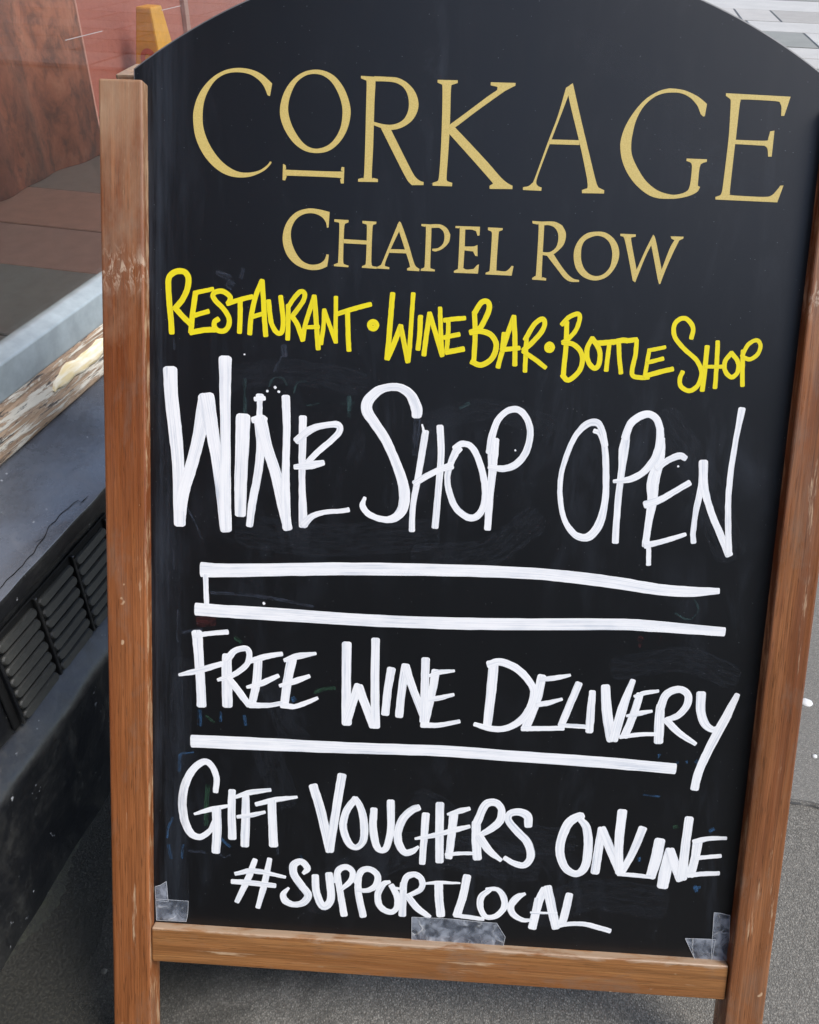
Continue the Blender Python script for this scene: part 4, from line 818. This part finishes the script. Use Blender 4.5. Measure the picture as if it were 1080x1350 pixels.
gold_t = NT('gold_vinyl'); gv = gold_t.coord(); gn = gold_t.noise(gv, 900, 2)
gold_t.base(gold_t.mix(gold_t.ramp(gn, [(0.35, 0.0), (0.65, 1.0)]), (0.55, 0.415, 0.115), (0.64, 0.495, 0.16))).rough(0.42)
gold_t.bump(gn, 0.1, 0.0002); gold_m = gold_t.m
def slab_poly(bm, pts, y):
    f = [bm.verts.new((p[0]*SC, y-0.00022, p[1]*SC)) for p in pts]; b = [bm.verts.new((p[0]*SC, 0.0003, p[1]*SC)) for p in pts]
    bm.faces.new(f); n = len(pts)
    for i in range(n): bm.faces.new((f[i], b[i], b[(i+1) % n], f[(i+1) % n]))
for pieces in GOLD_LETTERS:
    bm = bmesh.new()
    for i, pc in enumerate(pieces):
        y = -0.00004*i
        if pc[0] == 'ring':
            o_ = smooth_poly(pc[1], 6, 90); i_ = smooth_poly(pc[2], 6, 90); n = 96
            def res(P):
                P = P+[P[0]]; c = [0]
                for a, b in zip(P, P[1:]): c.append(c[-1]+(b-a).length)
                out = []; k = 0
                for q in range(n):
                    d = c[-1]*q/n
                    while c[k+1] < d: k += 1
                    out.append(P[k].lerp(P[k+1], (d-c[k])/max(1e-9, c[k+1]-c[k])))
                return out
            A, B = res(o_), res(i_)
            va = [bm.verts.new((p[0]*SC, y-0.00022, p[1]*SC)) for p in A]; vb = [bm.verts.new((p[0]*SC, y-0.00022, p[1]*SC)) for p in B]
            wa = [bm.verts.new((p[0]*SC, 0.0003, p[1]*SC)) for p in A]; wb = [bm.verts.new((p[0]*SC, 0.0003, p[1]*SC)) for p in B]
            for q in range(n):
                j = (q+1) % n
                bm.faces.new((va[q], va[j], vb[j], vb[q])); bm.faces.new((va[q], wa[q], wa[j], va[j])); bm.faces.new((vb[q], vb[j], wb[j], wb[q]))
        else:
            slab_poly(bm, smooth_poly(pc), y)
    bmesh.ops.recalc_face_normals(bm, faces=bm.faces)
    for f in bm.faces:
        if f.normal.y > 0.3: f.normal_flip()
    from_bm('gold_letter', bm, gold_m, panel)

yel_m = brush_paint('yellow_pen', (0.82, 0.69, 0.012), (0.50, 0.42, 0.03), 0.7)
whi_m = brush_paint('white_pen', (0.88, 0.885, 0.88), (0.20, 0.28, 0.39), 0.72)
marks = {'blue': residue('blue_residue', (0.045, 0.15, 0.32), 0.55), 'green': residue('green_residue', (0.035, 0.11, 0.06), 0.6), 'red': residue('red_residue', (0.10, 0.018, 0.018), 0.45),
         'teal': residue('teal_residue', (0.05, 0.11, 0.11), 0.45), 'dull': residue('dull_residue', (0.05, 0.062, 0.09), 0.55)}
for k, st in OLD_MARKS:
    for one in st: letter('erased_mark', [one], marks[k], 0, 0.00002, 0.5, 0.0006)
for st in YELLOW_LETTERS: letter('yellow_letter', st, yel_m, 1, 0.00006, 0.6)
for st in WHITE_RULES: letter('white_rule', st, whi_m, 1, 0.00006, 0.25, 0.00035)
for st in WHITE_LETTERS: letter('white_letter', st, whi_m, 1, 0.00006, 0.55, 0.0003)
for st in [[q] for p in PAINT_DROPS for q in p]: letter('paint_drop', st, whi_m, 1, 0.0002, 0.9, 0.0002)

haze_m = residue('wiped_haze', (0.045, 0.054, 0.072), 0.17)
for st in WIPED: letter('wiped_smear', [st], haze_m, 0, 0.00001, 0.9, 0.0015)
tm = tape_mat(); rim_m = plain('tape_edge', (0.62, 0.64, 0.66), 0.4)
for q, out in enumerate(TAPES):
    bm = bmesh.new(); vv = [bm.verts.new((p[0]*SC, -0.0008, p[1]*SC)) for p in out]
    bm.faces.new(vv)
    bmesh.ops.triangulate(bm, faces=bm.faces); bmesh.ops.subdivide_edges(bm, edges=list(bm.edges), cuts=7, use_grid_fill=True)
    for v in bm.verts: v.co.y += -0.0006*abs(mnoise.noise(v.co*130+Vector((q*9, 0, 0))))
    bmesh.ops.recalc_face_normals(bm, faces=bm.faces)
    tp = from_bm('tape', bm, tm, panel, True)
    bm = bmesh.new(); P = [Vector((p[0]*SC, 0, p[1]*SC)) for p in out]; c = sum(P, Vector())/len(P)
    for a, b in zip(P, P[1:]+P[:1]):
        t = (b-a).normalized(); n = Vector((-t.z, 0, t.x))*0.00018
        f = [bm.verts.new(x+Vector((0, -0.0016, 0))) for x in (a-n, b-n, b+n, a+n)]; bm.faces.new(f)
    bmesh.ops.recalc_face_normals(bm, faces=bm.faces); from_bm('tape_edge', bm, rim_m, tp)

# ------------------------------------------------------------------ small things on the ground
gum_m = plain('trodden_gum', (0.66, 0.65, 0.62), 0.6)
def blob(name, x, y, z, r, mat, label, cat, group=None):
    bm = bmesh.new(); n = 16; c = bm.verts.new((0, 0, 0.0022)); ring = []; foot = []
    for i in range(n):
        a = 2*math.pi*i/n; k = r*(1+0.28*mnoise.noise(Vector((math.cos(a)*2+x*9, math.sin(a)*2, y*7))))
        ring.append(bm.verts.new((k*0.85*math.cos(a)*1.25, k*0.85*math.sin(a), 0.0018))); foot.append(bm.verts.new((k*math.cos(a)*1.25, k*math.sin(a), -0.0005)))
    for i in range(n):
        j = (i+1) % n; bm.faces.new((c, ring[i], ring[j])); bm.faces.new((ring[i], foot[i], foot[j], ring[j]))
    o = from_bm(name, bm, mat, None, True); o.location = (x, y, z); return tag(o, label, cat, group)
blob('gum_spot', 0.9270, 0.5065, 0.005, 0.0085, gum_m, 'flattened pale gum spot on the smooth footway beside the right stile', 'gum')
blob('gum_spot', 0.9040, 0.3965, 0.005, 0.0036, gum_m, 'tiny pale gum speck near the seam in the tarmac', 'gum')
blob('pebble', -0.0944, 0.0108, 0.0, 0.0036, plain('pale_stone', (0.6, 0.56, 0.47)), 'small pale pebble on dark tarmac beside the left stile', 'pebble')
# damp moss and grit along the foot of the plinth
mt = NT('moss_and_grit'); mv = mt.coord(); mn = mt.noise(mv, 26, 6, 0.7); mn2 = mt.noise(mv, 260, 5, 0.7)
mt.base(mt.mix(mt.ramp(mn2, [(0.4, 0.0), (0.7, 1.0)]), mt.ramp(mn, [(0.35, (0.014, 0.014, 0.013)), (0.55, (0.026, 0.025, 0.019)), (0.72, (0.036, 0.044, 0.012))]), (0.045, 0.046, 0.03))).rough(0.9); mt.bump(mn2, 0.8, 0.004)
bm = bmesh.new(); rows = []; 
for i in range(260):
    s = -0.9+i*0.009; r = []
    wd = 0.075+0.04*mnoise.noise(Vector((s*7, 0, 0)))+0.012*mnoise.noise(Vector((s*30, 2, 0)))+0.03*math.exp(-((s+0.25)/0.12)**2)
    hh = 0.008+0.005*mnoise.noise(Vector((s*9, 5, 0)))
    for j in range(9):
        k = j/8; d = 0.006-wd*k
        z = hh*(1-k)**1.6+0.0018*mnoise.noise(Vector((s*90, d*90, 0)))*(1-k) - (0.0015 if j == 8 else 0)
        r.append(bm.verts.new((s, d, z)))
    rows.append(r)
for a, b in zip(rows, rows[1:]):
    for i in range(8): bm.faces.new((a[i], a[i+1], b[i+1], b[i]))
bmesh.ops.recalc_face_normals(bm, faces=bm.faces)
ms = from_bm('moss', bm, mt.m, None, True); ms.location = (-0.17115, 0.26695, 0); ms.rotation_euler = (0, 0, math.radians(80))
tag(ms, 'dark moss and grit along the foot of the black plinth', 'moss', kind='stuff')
# street dirt plus painted-in shade, spread out from the wall: a thin film with a ragged edge
gt = NT('street_grime_shade'); gq = gt.coord(); gx = gt.sep(gq)
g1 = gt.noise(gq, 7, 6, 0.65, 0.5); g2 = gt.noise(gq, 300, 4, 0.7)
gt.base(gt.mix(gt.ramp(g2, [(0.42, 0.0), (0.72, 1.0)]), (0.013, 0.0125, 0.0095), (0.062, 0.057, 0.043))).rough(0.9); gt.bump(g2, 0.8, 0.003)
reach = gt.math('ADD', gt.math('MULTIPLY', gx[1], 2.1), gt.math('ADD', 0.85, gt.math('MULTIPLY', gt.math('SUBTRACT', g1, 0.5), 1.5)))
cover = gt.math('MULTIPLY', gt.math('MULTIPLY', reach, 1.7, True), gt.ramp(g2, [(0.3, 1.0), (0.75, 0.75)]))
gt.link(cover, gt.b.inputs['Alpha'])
me = bpy.data.meshes.new('grime_shade'); me.from_pydata([(-1.2, -0.75, 0), (2.0, -0.75, 0), (2.0, 0.004, 0), (-1.2, 0.004, 0)], [], [(0, 1, 2, 3)])
gr = link_mesh('grime_shade', me, gt.m); gr.location = (-0.17115, 0.26695, 0.0062); gr.rotation_euler = (0, 0, math.radians(80))
tag(gr, 'street dirt and painted shade on the tarmac along the shop wall', 'grime_shade', kind='stuff')
